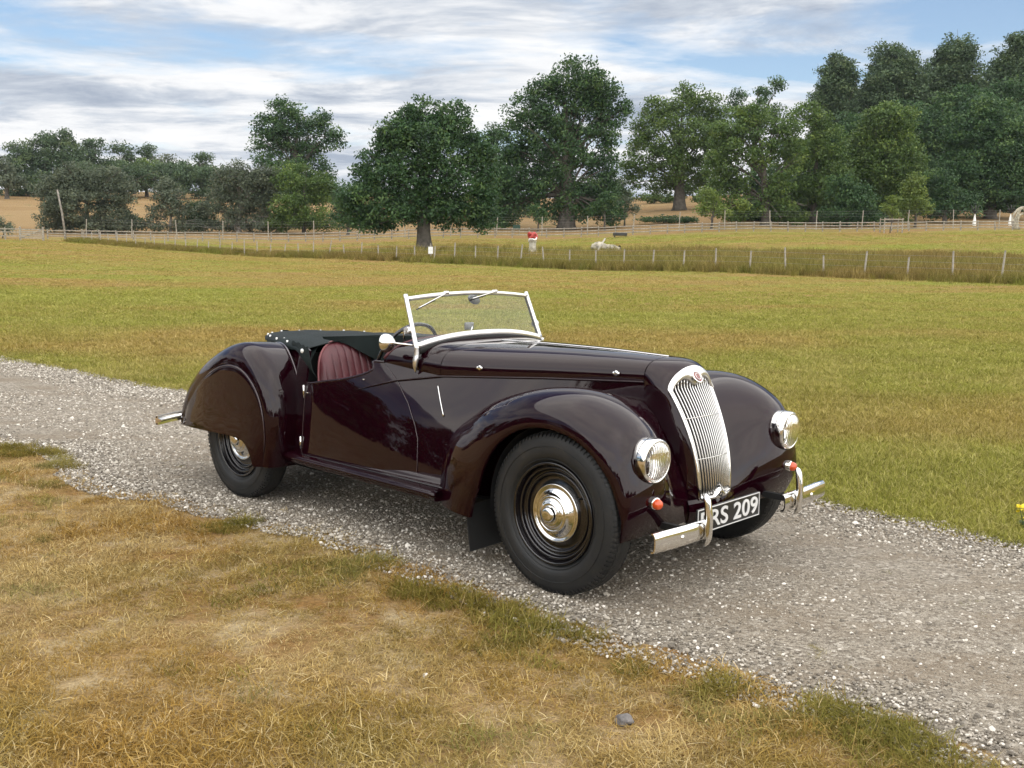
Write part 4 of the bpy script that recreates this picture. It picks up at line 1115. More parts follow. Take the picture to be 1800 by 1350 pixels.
# verge in the foreground
n = 60000; cx_, cy_ = rg.uniform(-9, 4, n), rg.uniform(-6.0, -.75, n); wx, wy = c2w(cx_, cy_)
k = in_view(wx, wy) & (wy > 2.2) & (cy_ < edge_near(cx_) + .03 + .10 * rg.normal(0, 1, n) * (rg.random(n) < .3))
dens = np.clip(3.2 / np.maximum(wy, 2.6), .25, 1) * (.45 + .8 * noise2(wx, wy, 3, 2.2))
k &= rg.random(n) < dens * 1.0
wx, wy = wx[k], wy[k]; m_ = len(wx); s_ = rg.uniform(.6, 1.25, m_) * (.75 + .5 * noise2(wx, wy, 9, 1.5))
scatter('dry_grass', np.stack([wx, wy, zt(wx, wy)], 1), rots(m_, rg), np.repeat(s_[:, None], 3, 1), cv, 8, 'short sun-dried brown grass covering the verge in the foreground', 'grass', rg)
# greener tufts on the edge of the track and in patches
n = 9000; cx_ = rg.uniform(-9, 4, n); cy_ = np.where(rg.random(n) < .55, edge_near(cx_) - np.abs(rg.normal(0, .16, n)) + .05, rg.uniform(-5, -1.1, n)); wx, wy = c2w(cx_, cy_)
k = in_view(wx, wy) & (wy > 2.2) & (noise2(wx, wy, 21, 2.6) * .6 + noise2(wx, wy, 22, 6.5) * .4 > np.where(cy_ > edge_near(cx_) - .4, .56, .67)) & (rg.random(n) < .6)
n2_ = 1500; cx2 = rg.uniform(-3, 5, n2_); cy2 = edge_far(cx2) + np.abs(rg.normal(0, .5, n2_)); w2 = c2w(cx2, cy2); k2 = in_view(*w2) & (noise2(*w2, 23, 2.) > .62)
wx, wy = np.concatenate([wx[k], w2[0][k2]]), np.concatenate([wy[k], w2[1][k2]]); m_ = len(wx); s_ = rg.uniform(.5, 1.15, m_)
for (tx, ty_) in ((-4.9, .35), (-4.6, .05), (-3.6, -.55), (1.05, .55), (1.45, .42), (1.9, .15), (2.3, -.35), (-6.5, .1), (1.2, -.55), (2.1, .95)):   # weeds in the track
    q_ = c2w(tx + rg.normal(0, .10, 9), ty_ + rg.normal(0, .05, 9)); wx = np.concatenate([wx, q_[0]]); wy = np.concatenate([wy, q_[1]]); s_ = np.concatenate([s_, rg.uniform(.2, .42, 9)])
m_ = len(wx)
scatter('green_grass', np.stack([wx, wy, zt(wx, wy)], 1), rots(m_, rg), np.repeat(s_[:, None], 3, 1), cg, 6, 'greener grass tufts along the edge of the gravel', 'grass', rg)
# dead flowering stalks standing out of the turf
csk = source_coll('stalk', [tuft(4, .15, .05, .0022, .8, verge_m, rg, (.8, 1), .2) for _ in range(6)])
n = 1500; wy = 2.4 + 11 * rg.random(n)**1.3; wx = rg.uniform(-1, 1, n) * (.52 * wy); c_ = w2c(wx, wy); k = (c_[1] < edge_near(c_[0]) - .05) & (rg.random(n) < .55) | (c_[1] > edge_far(c_[0]) + .05)
wx, wy = wx[k], wy[k]; m_ = len(wx); s_ = rg.uniform(.35, .95, m_)
scatter('straw_stalks', np.stack([wx, wy, zt(wx, wy)], 1), rots(m_, rg, .3), np.repeat(s_[:, None], 3, 1), csk, 6, 'thin pale dead stalks standing out of the grass', 'grass', rg)
# mown field beyond the track
n = 110000; wy = 4.5 + 32 * rg.random(n)**1.7; wx = rg.uniform(-1, 1, n) * (.56 * wy + .3); c_ = w2c(wx, wy)
k = (c_[1] > edge_far(c_[0]) - .02) & (rg.random(n) < np.interp(wy, [10, 36], [1, .15]))
wx, wy = wx[k], wy[k]; m_ = len(wx); s_ = rg.uniform(.6, 1.2, m_) * np.interp(wy, [5, 12, 26], [.85, 1.2, 1.6])
scatter('field_grass', np.stack([wx, wy, zt(wx, wy)], 1), rots(m_, rg), np.stack([s_, s_, s_ * np.interp(wy, [5, 26], [1, .75])], 1), cf, 6, 'close-mown yellowing grass of the field behind the car', 'grass', rg)
n = 60000; wy = 13 + 92 * rg.random(n)**1.1; wx = rg.uniform(-1, 1, n) * .57 * wy
s_ = rg.uniform(.5, 1.0, n) * np.interp(wy, [20, 100], [.8, 1.8])
scatter('distant_grass', np.stack([wx, wy, zt(wx, wy)], 1), rots(n, rg, .1), np.stack([s_ * 1.4, s_ * 1.4, s_ * .55], 1), cff, 6, 'far part of the mown field in front of the fences', 'grass', rg)
# pebbles
n = 200000; cx_ = rg.uniform(-15, 4.5, n); q = rg.random(n)
q = np.where(rg.random(n) < .45, np.where(rg.random(n) < .5, np.abs(rg.normal(0, .13, n)) - .03, 1.02 - np.abs(rg.normal(0, .16, n))), q)
cy_ = edge_near(cx_) * (1 - q) + edge_far(cx_) * q; wx, wy = c2w(cx_, cy_)
rut = np.exp(-((q - .20) / .09)**2) + np.exp(-((q - .66) / .10)**2)
k = in_view(wx, wy) & (wy > 2.2) & (rg.random(n) < np.clip(.30 + 1.0 * noise2(wx, wy, 31, 1.6) - .55 * rut * (.6 + .6 * noise2(wx, wy, 33, .8)), 0, 1)) & (q > -.06) & (q < 1.05)
wx, wy = wx[k], wy[k]; m_ = len(wx); s_ = .0040 + .0068 * rg.random(m_)**2.0 + .013 * (rg.random(m_) < .025) * rg.random(m_)**1.5
s_ *= np.interp(wy, [3, 8, 14], [.95, 1.25, 1.6])
scatter('gravel_stones', np.stack([wx, wy, zt(wx, wy) + .008 + s_ * .12], 1), rots(m_, rg, .4), np.repeat(s_[:, None], 3, 1), cst, 10, 'loose grey and white gravel stones on the track', 'gravel', rg)
# ================================================================== TREES
def leaf_mat(name, c0, c1, c2, trans=.28):
    m, t, b = newmat(name)
    g_ = N(t, 'ShaderNodeNewGeometry'); at_ = N(t, 'ShaderNodeAttribute'); at_.attribute_name = 'tint'
    r = ramp(t, [(0, c0), (.55, c1), (1, c2)]); t.links.new(at_.outputs['Fac'], r.inputs[0])
    nf = noise_fac(t, g_.outputs['Position'], .35, .3, .7, 3)
    hv = N(t, 'ShaderNodeHueSaturation'); t.links.new(r.outputs[0], hv.inputs['Color']); t.links.new(maprange(t, nf, 0, 1, .78, 1.22), hv.inputs['Value'])
    t.links.new(hv.outputs[0], b.inputs['Base Color']); b.inputs['Roughness'].default_value = .55; b.inputs['Specular IOR Level'].default_value = .3
    o = [n_ for n_ in t.nodes if n_.type == 'OUTPUT_MATERIAL'][0]; tr = N(t, 'ShaderNodeBsdfTranslucent'); t.links.new(hv.outputs[0], tr.inputs[0])
    ms = N(t, 'ShaderNodeMixShader'); ms.inputs[0].default_value = trans; t.links.new(b.outputs[0], ms.inputs[1]); t.links.new(tr.outputs[0], ms.inputs[2]); t.links.new(ms.outputs[0], o.inputs[0])
    return m
L_oak = leaf_mat('oak_leaf', (.026, .060, .026), (.052, .108, .038), (.112, .178, .054))
L_mid = leaf_mat('green_leaf', (.050, .092, .026), (.090, .148, .036), (.158, .216, .048))
L_light = leaf_mat('light_leaf', (.080, .120, .028), (.140, .200, .042), (.215, .270, .060))
L_grey = leaf_mat('willow_leaf', (.066, .088, .058), (.112, .138, .088), (.175, .195, .122))
L_blue = leaf_mat('far_leaf', (.048, .082, .044), (.080, .126, .060), (.135, .178, .076))
bark = plain('bark', (.075, .065, .052), .9, var=.4, vscale=3, bump=.6, bscale=12)
bark_pale = plain('pale_bark', (.22, .20, .17), .9, var=.3, vscale=3, bump=.5, bscale=14)
def leaves(centres, radii, per, size, rng, tint_c):
    """leaf sprays filling the given clusters"""
    n = len(centres); tot = int(per.sum()); idx = np.repeat(np.arange(n), per)
    d = rng.normal(0, 1, (tot, 3)); d /= np.linalg.norm(d, axis=1)[:, None]
    r = rng.uniform(0, 1, tot)**.5
    P = centres[idx] + d * r[:, None] * radii[idx]
    nrm = d * .5 + rng.normal(0, .75, (tot, 3)) + np.array([0, 0, .35]); nrm /= np.linalg.norm(nrm, axis=1)[:, None]
    a = np.cross(nrm, rng.normal(0, 1, (tot, 3))); a /= np.linalg.norm(a, axis=1)[:, None] + 1e-9; b_ = np.cross(nrm, a)
    s = size * rng.uniform(.55, 1.3, tot)
    V = np.stack([P - a * (s * .55)[:, None], P + b_ * (s * rng.uniform(.2, .42, tot))[:, None] - a * (s * .05)[:, None], P + a * (s * .6)[:, None] - nrm * (s * .15)[:, None], P - b_ * (s * rng.uniform(.2, .42, tot))[:, None] + a * (s * .1)[:, None]], 1).reshape(-1, 3)
    F = (np.arange(tot) * 4)[:, None] + np.array([[0, 1, 2, 3]])
    tint = np.clip(tint_c[idx] + rng.normal(0, .14, tot) + .10 * d[:, 2], 0, 1)  # upper leaves of each cluster coloured lighter, as if lit from above
    return V, F, np.repeat(tint, 4)
def tree(name, label, cat, u, v_base, D, blobs, mat, seed, group=None, trunk_r=.5, dens=1.0, leaf=.30, clus=1.05, fork=.35, barkm=None, bare=0, gap=.0, hide_trunk=False):
    """u, v_base and blobs (u, v, half-width, half-height) survey the tree against the skyline; D is its distance in metres"""
    rng = np.random.default_rng(seed); k = D / FPX
    p0 = at(u, v_base, D); z0 = z1(p0[0], D); base = np.array([p0[0], D, z0])
    root = empty(name, tuple(base)); tag(root, label, cat, group); leaf *= .92
    C, RD, PER, TI = [], [], [], []
    bc = []
    for (bu, bv, ru, rv) in blobs:
        c = at(bu, bv, D) - base; c[1] = rng.uniform(-.35, .35) * ru * k
        r3 = np.array([ru * k, max(.75 * ru, .5 * rv) * k, rv * k]); r3 = np.maximum(r3 - clus * np.array([.38, .3, .20]), r3 * .5); bc.append((c, r3))
        vol = (r3[0] * r3[2])
        nc = max(9, int(12.0 * vol / clus**2 * dens))
        d = rng.normal(0, 1, (nc, 3)); d /= np.linalg.norm(d, axis=1)[:, None]
        rr_ = np.where(rng.random(nc) < .72, rng.uniform(.72, 1.0, nc), rng.uniform(.2, .72, nc))
        cc = c + d * rr_[:, None] * r3
        if gap: cc = cc[rng.random(len(cc)) > gap]
        C.append(cc); m_ = len(cc)
        rd = clus * rng.uniform(.45, 1.05, m_)[:, None] * np.array([1.15, 1.1, .72]); RD.append(rd)
        PER.append((4.2 * (rd[:, 0] / leaf)**2 + 10).astype(int)); TI.append(np.clip(rng.normal(.45, .2, m_), 0, 1))
    C = np.concatenate(C); C[:, 2] = np.maximum(C[:, 2], .5)
    V, F, T_ = leaves(C, np.concatenate(RD), np.concatenate(PER), leaf, rng, np.concatenate(TI))
    me = fast_mesh('crown', V, F, mat); a_ = me.attributes.new('tint', 'FLOAT', 'POINT'); a_.data.foreach_set('value', T_.astype(np.float32))
    link(bpy.data.objects.new('crown', me), root)
    # trunk with limbs up into the crown
    parts = []
    top = max(c[2] for c, _ in bc); mid = np.mean([c for c, _ in bc], axis=0)
    fz = top * fork
    tr = curve([(0, 0, -.3), (rng.normal(0, .06), 0, fz * .3), (mid[0] * .12, rng.normal(0, .1), fz), (mid[0] * .5, 0, fz + (top - fz) * .55), (mid[0] * .9, 0, top * .93)], 20)
    kk = np.linspace(0, 1, 20); rad = trunk_r * np.interp(kk, [0, .06, .14, .45, 1], [1.55, 1.12, .95, .7, .08])
    parts.append(tube_geo(tr, rad, seg=10, up=(1, 0, 0)))
    for c, r3 in bc:
        s0 = tr[int(np.clip(5 + 9 * max(0, (c[2] - fz)) / max(top - fz, .1) * .7, 4, 14))]
        for q in range(3):
            e = c + rng.normal(0, .45, 3) * r3
            m1 = s0 * .55 + e * .45 + np.array([0, 0, .08 * np.linalg.norm(e - s0)])
            parts.append(tube_geo(curve([s0, m1, e], 9), trunk_r * np.linspace(.22, .025, 9), seg=6, up=(.3, .9, .1)))
            if bare:
                for _ in range(bare):
                    f = e + rng.normal(0, .6, 3) * r3 + np.array([0, 0, .4 * r3[2]])
                    parts.append(tube_geo(curve([m1, e * .5 + f * .5, f], 6), trunk_r * np.linspace(.16, .02, 6), seg=5, up=(.3, .9, .1)))
    Vt, Ft = join_geo(parts)
    mesh('trunk', Vt, Ft, barkm or bark, root)
    return root
def auto(u0, u1, v_top, v_bot, seed, n=9, shape=1.0):
    """an uneven crown outline inside the box: lower lobes wide, upper lobes narrower"""
    rng = np.random.default_rng(seed); w = (u1 - u0) / 2; c = (u0 + u1) / 2; h = v_bot - v_top; out_ = []
    for i in range(n):
        q = (i + .5) / n
        env = math.sin(min(1, (q * .86 + .14)) * math.pi * .62)**.8
        rv = h * rng.uniform(.15, .22); ru = w * rng.uniform(.45, .62)
        x = c + (rng.uniform(-1, 1)) * max(0, w * env - ru * .8) * shape
        y = v_top + rv + (h - 2 * rv) * q
        out_.append((x, y, ru * (.65 + .45 * env), rv))
    out_.append((c, v_top + h * .5, w * .72, h * .42)); out_.append((c, v_top + h * .78, w * .85, h * .24))
    return out_
G_IN = 'parkland oaks around the fences'
tree('oak_tree', 'rounded dark oak standing alone inside the rail fence, nearest of the big trees', 'tree', 747, 437, 86,
     [(752, 200, 60, 32), (700, 225, 45, 40), (800, 222, 42, 45), (680, 262, 48, 32), (830, 265, 38, 35), (752, 262, 70, 45), (650, 300, 36, 38), (845, 310, 36, 45), (700, 320, 60, 45), (790, 325, 62, 48), (640, 350, 42, 35), (858, 360, 28, 34), (690, 372, 55, 28), (800, 375, 60, 28), (625, 372, 32, 30), (845, 385, 30, 22), (660, 392, 40, 18), (745, 360, 60, 34)], L_oak, 101, G_IN, .62, 1.35, .27, .95)
tree('oak_tree', 'tallest dark oak in the middle of the picture behind the rail fence', 'tree', 995, 402, 122,
     [(1015, 140, 52, 36), (960, 160, 42, 36), (1055, 165, 36, 46), (930, 205, 46, 40), (1010, 205, 70, 50), (1068, 225, 28, 45), (905, 250, 40, 40), (980, 270, 75, 45), (1060, 290, 34, 38), (890, 300, 42, 40), (960, 330, 80, 40), (1045, 340, 50, 42), (900, 350, 50, 34), (880, 378, 42, 22), (1005, 372, 60, 24), (1065, 375, 38, 24), (1098, 190, 13, 20)], L_oak, 102, G_IN, .95, 1.2, .34, 1.3)
tree('oak_tree', 'spreading oak with a bare trunk on the tan slope', 'tree', 1194, 373, 150,
     [(1210, 178, 48, 28), (1160, 200, 40, 32), (1255, 200, 34, 36), (1130, 240, 36, 34), (1200, 240, 62, 42), (1262, 250, 36, 40), (1118, 285, 30, 30), (1170, 290, 50, 34), (1235, 300, 50, 34), (1115, 315, 26, 20), (1190, 325, 60, 20)], L_mid, 103, G_IN, .85, 1.0, .36, 1.4, barkm=bark)
tree('oak_tree', 'dark oak with a notched crown rising behind the grey bushes', 'tree', 520, 400, 140,
     [(495, 195, 38, 24), (478, 225, 36, 32), (520, 225, 40, 36), (565, 215, 28, 24), (470, 260, 30, 24), (530, 262, 60, 24), (588, 245, 24, 24), (500, 292, 60, 22), (560, 300, 34, 26), (530, 330, 60, 30)], L_oak, 104, G_IN, .7, 1.0, .33, 1.25)
tree('oak_tree', 'half-hidden dark oak between the lone oak and the tallest oak', 'tree', 868, 400, 130,
     [(865, 235, 26, 24), (850, 270, 26, 30), (880, 300, 34, 36), (860, 340, 40, 34), (875, 375, 44, 26)], L_oak, 105, G_IN, .5, 1.0, .33, 1.25)
G_R = 'trees of the wood on the right'
tree('ash_tree', 'light green many-stemmed tree right of the tan slope', 'tree', 1345, 395, 118,
     [(1330, 205, 48, 26), (1285, 235, 40, 34), (1375, 225, 36, 34), (1320, 265, 56, 36), (1265, 285, 30, 34), (1385, 275, 34, 36), (1290, 320, 46, 34), (1370, 330, 40, 34), (1255, 345, 30, 30), (1300, 365, 44, 24), (1385, 372, 40, 26)], L_mid, 106, G_R, .5, 1.05, .32, 1.2, bare=1)
tree('ash_tree', 'bright green domed tree beside the light many-stemmed tree', 'tree', 1430, 395, 122,
     [(1425, 205, 38, 26), (1445, 245, 44, 36), (1405, 270, 30, 34), (1455, 295, 40, 36), (1425, 335, 50, 34), (1460, 365, 44, 28), (1400, 375, 30, 22)], L_mid, 107, G_R, .45, 1.1, .32, 1.2)
tree('oak_tree', 'ragged dark treetop peeping out above the light green tree', 'tree', 1320, 385, 185,
     [(1300, 180, 26, 22), (1335, 165, 22, 18), (1368, 148, 13, 14), (1345, 195, 34, 24), (1310, 215, 34, 24)], L_oak, 108, G_R, .6, .8, .42, 1.5)
tree('lime_tree', 'tall grey-green tree at the left end of the high wood', 'tree', 1465, 385, 165, auto(1410, 1525, 78, 270, 31, 11) + [(1465, 290, 50, 60)], L_blue, 109, G_R, .6, 1.1, .42, 1.5)
tree('lime_tree', 'tall grey-green tree second from the left in the high wood', 'tree', 1570, 385, 168, auto(1480, 1655, 64, 300, 32, 12) + [(1570, 310, 70, 60)], L_blue, 110, G_R, .7, 1.1, .42, 1.5)
tree('lime_tree', 'tall grey-green tree third from the left in the high wood', 'tree', 1690, 385, 172, auto(1600, 1758, 52, 270, 33, 12) + [(1690, 290, 70, 70)], L_blue, 111, G_R, .7, 1.1, .42, 1.5)
tree('lime_tree', 'tall grey-green tree on the right edge of the high wood', 'tree', 1790, 385, 160, auto(1720, 1870, 46, 250, 34, 12) + [(1790, 280, 60, 70)], L_blue, 112, G_R, .7, 1.1, .42, 1.5)
tree('lime_tree', 'deep shaded tree closing the wood behind the yellow-green tree', 'tree', 1560, 388, 150, [(1500, 260, 60, 60), (1580, 240, 70, 60), (1640, 260, 60, 60), (1540, 330, 70, 50), (1620, 330, 70, 50)], L_oak, 151, G_R, .5, 1.1, .42, 1.5)
tree('lime_tree', 'deep shaded tree closing the wood behind the large dark tree', 'tree', 1720, 388, 152, [(1690, 210, 66, 60), (1760, 200, 60, 60), (1730, 280, 80, 60), (1810, 270, 50, 70), (1700, 340, 80, 44), (1790, 345, 60, 40)], L_oak, 152, G_R, .5, 1.1, .42, 1.5)
tree('lime_tree', 'shaded tree closing the gap behind the bright green domed tree', 'tree', 1440, 388, 148, [(1400, 290, 50, 50), (1460, 280, 50, 60), (1430, 345, 70, 40), (1340, 330, 50, 44)], L_oak, 153, G_R, .4, 1.1, .42, 1.5)
tree('maple_tree', 'broad yellow-green tree in front of the high wood', 'tree', 1560, 393, 126, auto(1480, 1642, 172, 375, 35, 12) + [(1560, 210, 52, 32), (1545, 360, 66, 26), (1600, 330, 44, 40)], L_mid, 113, G_R, .55, 1.25, .32, 1.2)
tree('chestnut_tree', 'large dark tree filling the right edge of the wood', 'tree', 1740, 385, 132, auto(1630, 1840, 160, 370, 36, 13) + [(1735, 345, 90, 26), (1680, 320, 50, 44), (1790, 310, 60, 50)], L_oak, 114, G_R, .7, 1.25, .34, 1.3)
tree('holly_tree', 'dark thicket tree at the foot of the wood left of the sapling', 'tree', 1490, 398, 116, [(1480, 330, 30, 34), (1505, 355, 40, 34), (1470, 378, 40, 20), (1530, 380, 34, 18)], L_oak, 115, G_R, .3, 1.3, .28, 1.0)
tree('holly_tree', 'small bright green bush at the foot of the wood right of the sapling', 'shrub', 1608, 396, 114, [(1605, 325, 22, 20), (1600, 350, 26, 26), (1620, 365, 20, 22), (1595, 378, 20, 16)], L_light, 116, G_R, .15, 1.2, .26, .9)
tree('holly_tree', 'light green leafy bush at the foot of the many-stemmed tree', 'shrub', 1250, 398, 112, [(1245, 350, 22, 20), (1262, 368, 26, 18), (1305, 360, 10, 10), (1235, 372, 14, 12)], L_light, 117, G_R, .15, 1.0, .26, .9)
tree('chestnut_tree', 'dark understorey tree behind the bright green bush', 'tree', 1660, 390, 122, [(1655, 335, 40, 36), (1690, 360, 46, 26), (1640, 370, 34, 20)], L_oak, 118, G_R, .3, 1.3, .3, 1.1)
tree('chestnut_tree', 'dark understorey tree behind the thicket at the foot of the many-stemmed tree', 'tree', 1400, 394, 126, [(1390, 340, 44, 40), (1340, 370, 44, 24), (1430, 372, 50, 26), (1300, 380, 34, 16), (1350, 387, 70, 12), (1450, 387, 70, 12)], L_oak, 119, G_R, .3, 1.3, .3, 1.1)
G_C = 'small trees along the fence in the middle'
tree('hawthorn_tree', 'small round dark tree to the left of the red sculpture', 'tree', 946, 400, 118, [(945, 372, 20, 12), (950, 384, 18, 9)], L_oak, 120, G_C, .12, 1.3, .24, .7)
tree('hawthorn_tree', 'small dark tree with a thin stem right of the tallest oak', 'tree', 1062, 402, 118, [(1060, 362, 20, 14), (1070, 350, 16, 14)], L_oak, 121, G_C, .12, 1.1, .24, .7)
tree('hawthorn_tree', 'sparse brownish small tree on the tan slope', 'tree', 1098, 400, 124, [(1100, 355, 22, 16), (1090, 372, 18, 12), (1112, 368, 16, 12)], L_grey, 122, G_C, .12, .55, .22, .7, bare=2)
tree('bramble_thicket', 'low dark bramble thicket on the tan slope by the fence', 'shrub', 1165, 396, 126, [(1140, 390, 30, 7), (1175, 387, 34, 8), (1205, 390, 26, 7)], L_oak, 123, G_C, .05, 1.2, .26, .7)
tree('hedge_tree', 'line of hedge at the top of the tan slope', 'shrub', 1150, 352, 172, [(1100, 343, 26, 12), (1140, 348, 30, 10), (1180, 350, 26, 10), (1235, 352, 24, 9)], L_mid, 124, G_C, .1, 1.2, .36, 1.0)
tree('hedge_tree', 'dark hedge trees behind the tallest oak', 'tree', 905, 388, 150, [(890, 345, 34, 28), (920, 365, 26, 20), (1050, 345, 40, 34), (1085, 335, 24, 26)], L_blue, 125, G_C, .3, 1.2, .36, 1.2)
tree('hedge_tree', 'dark bushes under the lone oak to its left', 'shrub', 610, 402, 118, [(610, 350, 26, 34), (625, 380, 30, 24), (598, 385, 22, 18)], L_oak, 126, G_C, .2, 1.2, .28, 1.0)
G_L = 'bushes and woods on the left'
tree('willow_bush', 'large grey-green bush left of the gap to the tan hill', 'shrub', 155, 408, 122, [(150, 308, 52, 26), (105, 340, 42, 38), (195, 330, 48, 40), (140, 360, 60, 36), (200, 375, 40, 30), (95, 385, 30, 20), (170, 390, 60, 16), (110, 397, 50, 12), (190, 397, 56, 12)], L_grey, 130, G_L, .3, 1.15, .26, 1.0, bare=1)
tree('willow_bush', 'narrow grey bush with bare stems in the gap to the tan hill', 'shrub', 300, 408, 124, [(290, 338, 32, 28), (312, 368, 38, 30), (275, 382, 24, 22), (330, 392, 24, 14), (290, 398, 44, 11), (340, 399, 30, 10)], L_grey, 131, G_L, .2, .85, .24, .9, bare=2, barkm=bark_pale)
tree('willow_bush', 'wide grey bush with pale bare branches below the notched oak', 'shrub', 420, 406, 126, [(425, 308, 38, 24), (395, 325, 38, 34), (470, 312, 36, 26), (450, 335, 44, 36), (375, 370, 30, 30), (430, 372, 50, 32), (480, 385, 40, 22), (400, 395, 56, 14), (470, 396, 60, 13)], L_grey, 132, G_L, .3, 1.0, .26, 1.0, bare=3, barkm=bark_pale)
tree('hazel_bush', 'green bush with a brown patch beside the gap left of the lone oak', 'shrub', 535, 404, 124, [(515, 312, 44, 30), (560, 330, 32, 32), (510, 365, 40, 30), (555, 380, 36, 22), (500, 392, 44, 15), (565, 395, 40, 13)], L_mid, 133, G_L, .25, 1.2, .26, 1.0)
tree('far_tree', 'large dark tree crowning the tan hill on the far left', 'tree', 85, 345, 205, [(80, 245, 36, 14), (40, 268, 34, 22), (110, 262, 40, 26), (115, 238, 14, 12), (70, 290, 60, 28), (130, 295, 40, 30), (30, 305, 36, 26), (90, 325, 70, 20)], L_blue, 134, G_L, .7, 1.1, .46, 1.7)
tree('far_tree', 'dark tree next right of the large hilltop tree', 'tree', 165, 345, 212, [(165, 255, 26, 14), (155, 285, 34, 26), (190, 300, 30, 28)], L_blue, 135, G_L, .5, 1.1, .46, 1.7)
tree('far_tree', 'flat-topped dark tree in the middle of the hilltop wood', 'tree', 235, 335, 220, [(215, 265, 24, 12), (255, 268, 24, 12), (235, 290, 40, 22), (215, 310, 28, 16)], L_blue, 136, G_L, .5, 1.1, .48, 1.8)
tree('far_tree', 'paler green tree below the flat-topped tree', 'tree', 258, 335, 205, [(255, 295, 28, 18), (245, 318, 26, 14)], L_mid, 137, G_L, .4, 1.1, .44, 1.6)
tree('far_tree', 'brownish tree between the flat-topped tree and the pointed tree', 'tree', 295, 338, 214, [(290, 285, 22, 14), (300, 308, 30, 18)], L_grey, 138, G_L, .4, 1.1, .46, 1.6)
tree('far_tree', 'pointed dark tree at the right end of the hilltop wood', 'tree', 355, 345, 212, [(358, 278, 16, 12), (350, 300, 30, 18), (325, 295, 14, 14), (370, 318, 36, 20)], L_blue, 139, G_L, .5, 1.1, .46, 1.7)
tree('far_tree', 'dark trees closing the hill behind the wide grey bush', 'tree', 430, 365, 195, [(410, 320, 34, 22), (455, 330, 40, 24), (395, 345, 34, 20), (590, 350, 24, 20), (480, 350, 40, 20)], L_blue, 140, G_L, .5, 1.1, .44, 1.6)
tree('far_tree', 'pale bushy tree at the left edge below the hilltop wood', 'tree', 12, 340, 190, [(5, 290, 24, 22), (15, 318, 30, 20)], L_grey, 141, G_L, .4, 1.1, .42, 1.5)
tree('hilltop_thicket', 'dense undergrowth below the trees on the tan hill', 'shrub', 190, 348, 200, [(20, 326, 50, 24), (90, 326, 56, 26), (160, 318, 56, 30), (225, 310, 52, 30), (290, 312, 52, 30), (350, 318, 52, 32), (415, 328, 50, 36), (470, 340, 50, 34), (560, 345, 40, 34)], L_blue, 143, G_L, .2, 1.2, .42, 1.5)
tree('willow_bush', 'dark thicket filling the gap between the narrow grey bush and the wide one', 'shrub', 350, 407, 128, [(345, 375, 26, 22), (362, 388, 26, 18), (335, 394, 24, 14)], L_oak, 154, G_L, .15, 1.1, .26, .9)
tree('willow_bush', 'low dark thicket at the right foot of the large grey-green bush', 'shrub', 232, 408, 126, [(225, 385, 22, 18), (240, 395, 22, 13)], L_oak, 155, G_L, .12, 1.1, .26, .9)
tree('hazel_bush', 'small dark shrub by the field gate at the left edge', 'shrub', 6, 416, 108, [(0, 392, 12, 14), (14, 402, 10, 10)], L_grey, 142, G_L, .08, 1.0, .22, .7)
# the wood behind the photographer, mirrored in the near wing
rw_ = np.random.default_rng(77); Cw, Rw, Tw = [], [], []
for i in range(26):
    bx = -110 + 220 * i / 25 + rw_.normal(0, 3); by = -62 - 9 * rw_.random(); th_ = rw_.uniform(4, 9)
    for _ in range(26):
        q = rw_.random(); w_ = 5.5 * math.sin(math.pi * min(1, .15 + q * .85))**.7
        Cw.append((bx + rw_.normal(0, w_ * .6), by + rw_.normal(0, w_ * .5), .8 + q * th_)); Rw.append((3.0, 3.0, 1.4)); Tw.append(rw_.uniform(.2, .7))
for i in range(20):  # unseen row on the left, added and made tall to darken the door's reflections
    by = -62 + 92 * i / 19 + rw_.normal(0, 2); bx = -54 - 8 * rw_.random(); th_ = rw_.uniform(10, 15)
    for _ in range(40):
        q = rw_.random(); w_ = 4.0 * math.sin(math.pi * min(1, .15 + q * .85))**.7
        Cw.append((bx + rw_.normal(0, w_ * .5), by + rw_.normal(0, w_ * .6), .4 + q * th_)); Rw.append((2.6, 2.6, 1.6)); Tw.append(rw_.uniform(.1, .5))
V, F, T_ = leaves(np.array(Cw), np.array(Rw), np.full(len(Cw), 34), 1.1, rw_, np.array(Tw))
me = fast_mesh('woodland', V, F, L_oak); a_ = me.attributes.new('tint', 'FLOAT', 'POINT'); a_.data.foreach_set('value', T_.astype(np.float32))
tag(link(bpy.data.objects.new('woodland', me)), 'dark wood mirrored in the near front wing, with an added unseen row darkening the door', 'wood', kind='stuff')

# ================================================================== FENCES AND FIELD FURNITURE
weathered = plain('weathered_wood', (.30, .27, .22), .85, var=.35, vscale=6, bump=.5, bscale=40)
pale_wood = plain('pale_wood', (.44, .41, .35), .8, var=.25, vscale=6, bump=.4, bscale=40)
wire_m = plain('galvanised_wire', (.30, .30, .29), .5, .6)
stone_m = plain('carved_stone', (.42, .39, .32), .9, var=.3, vscale=5, bump=.6, bscale=30)
drift_m = plain('driftwood', (.34, .31, .24), .9, var=.55, vscale=4, bump=.7, bscale=18)
red_m = plain('red_paint', (.40, .05, .04), .45, var=.2, vscale=8)
white_p = plain('white_paint', (.80, .80, .77), .55, var=.06)
dark_m = plain('dark_bronze', (.03, .03, .028), .6, var=.3)
def post_geo(h, w, rng, round_=False):
    seg = 8 if round_ else 4
    a = np.linspace(0, 2 * math.pi, seg, endpoint=False) + math.pi / 4; rw__ = w / 2 * (1 if round_ else 1.35)
    V = [(math.cos(q) * rw__ * (1 - .12 * zz / h), math.sin(q) * rw__ * (1 - .12 * zz / h), zz) for zz in (-.25, h * .97) for q in a] + [(math.cos(q) * rw__ * .6, math.sin(q) * rw__ * .6, h) for q in a]
    return np.array(V), grid_faces(3, seg, wrap_m=True) + [tuple(range(2 * seg, 3 * seg))]
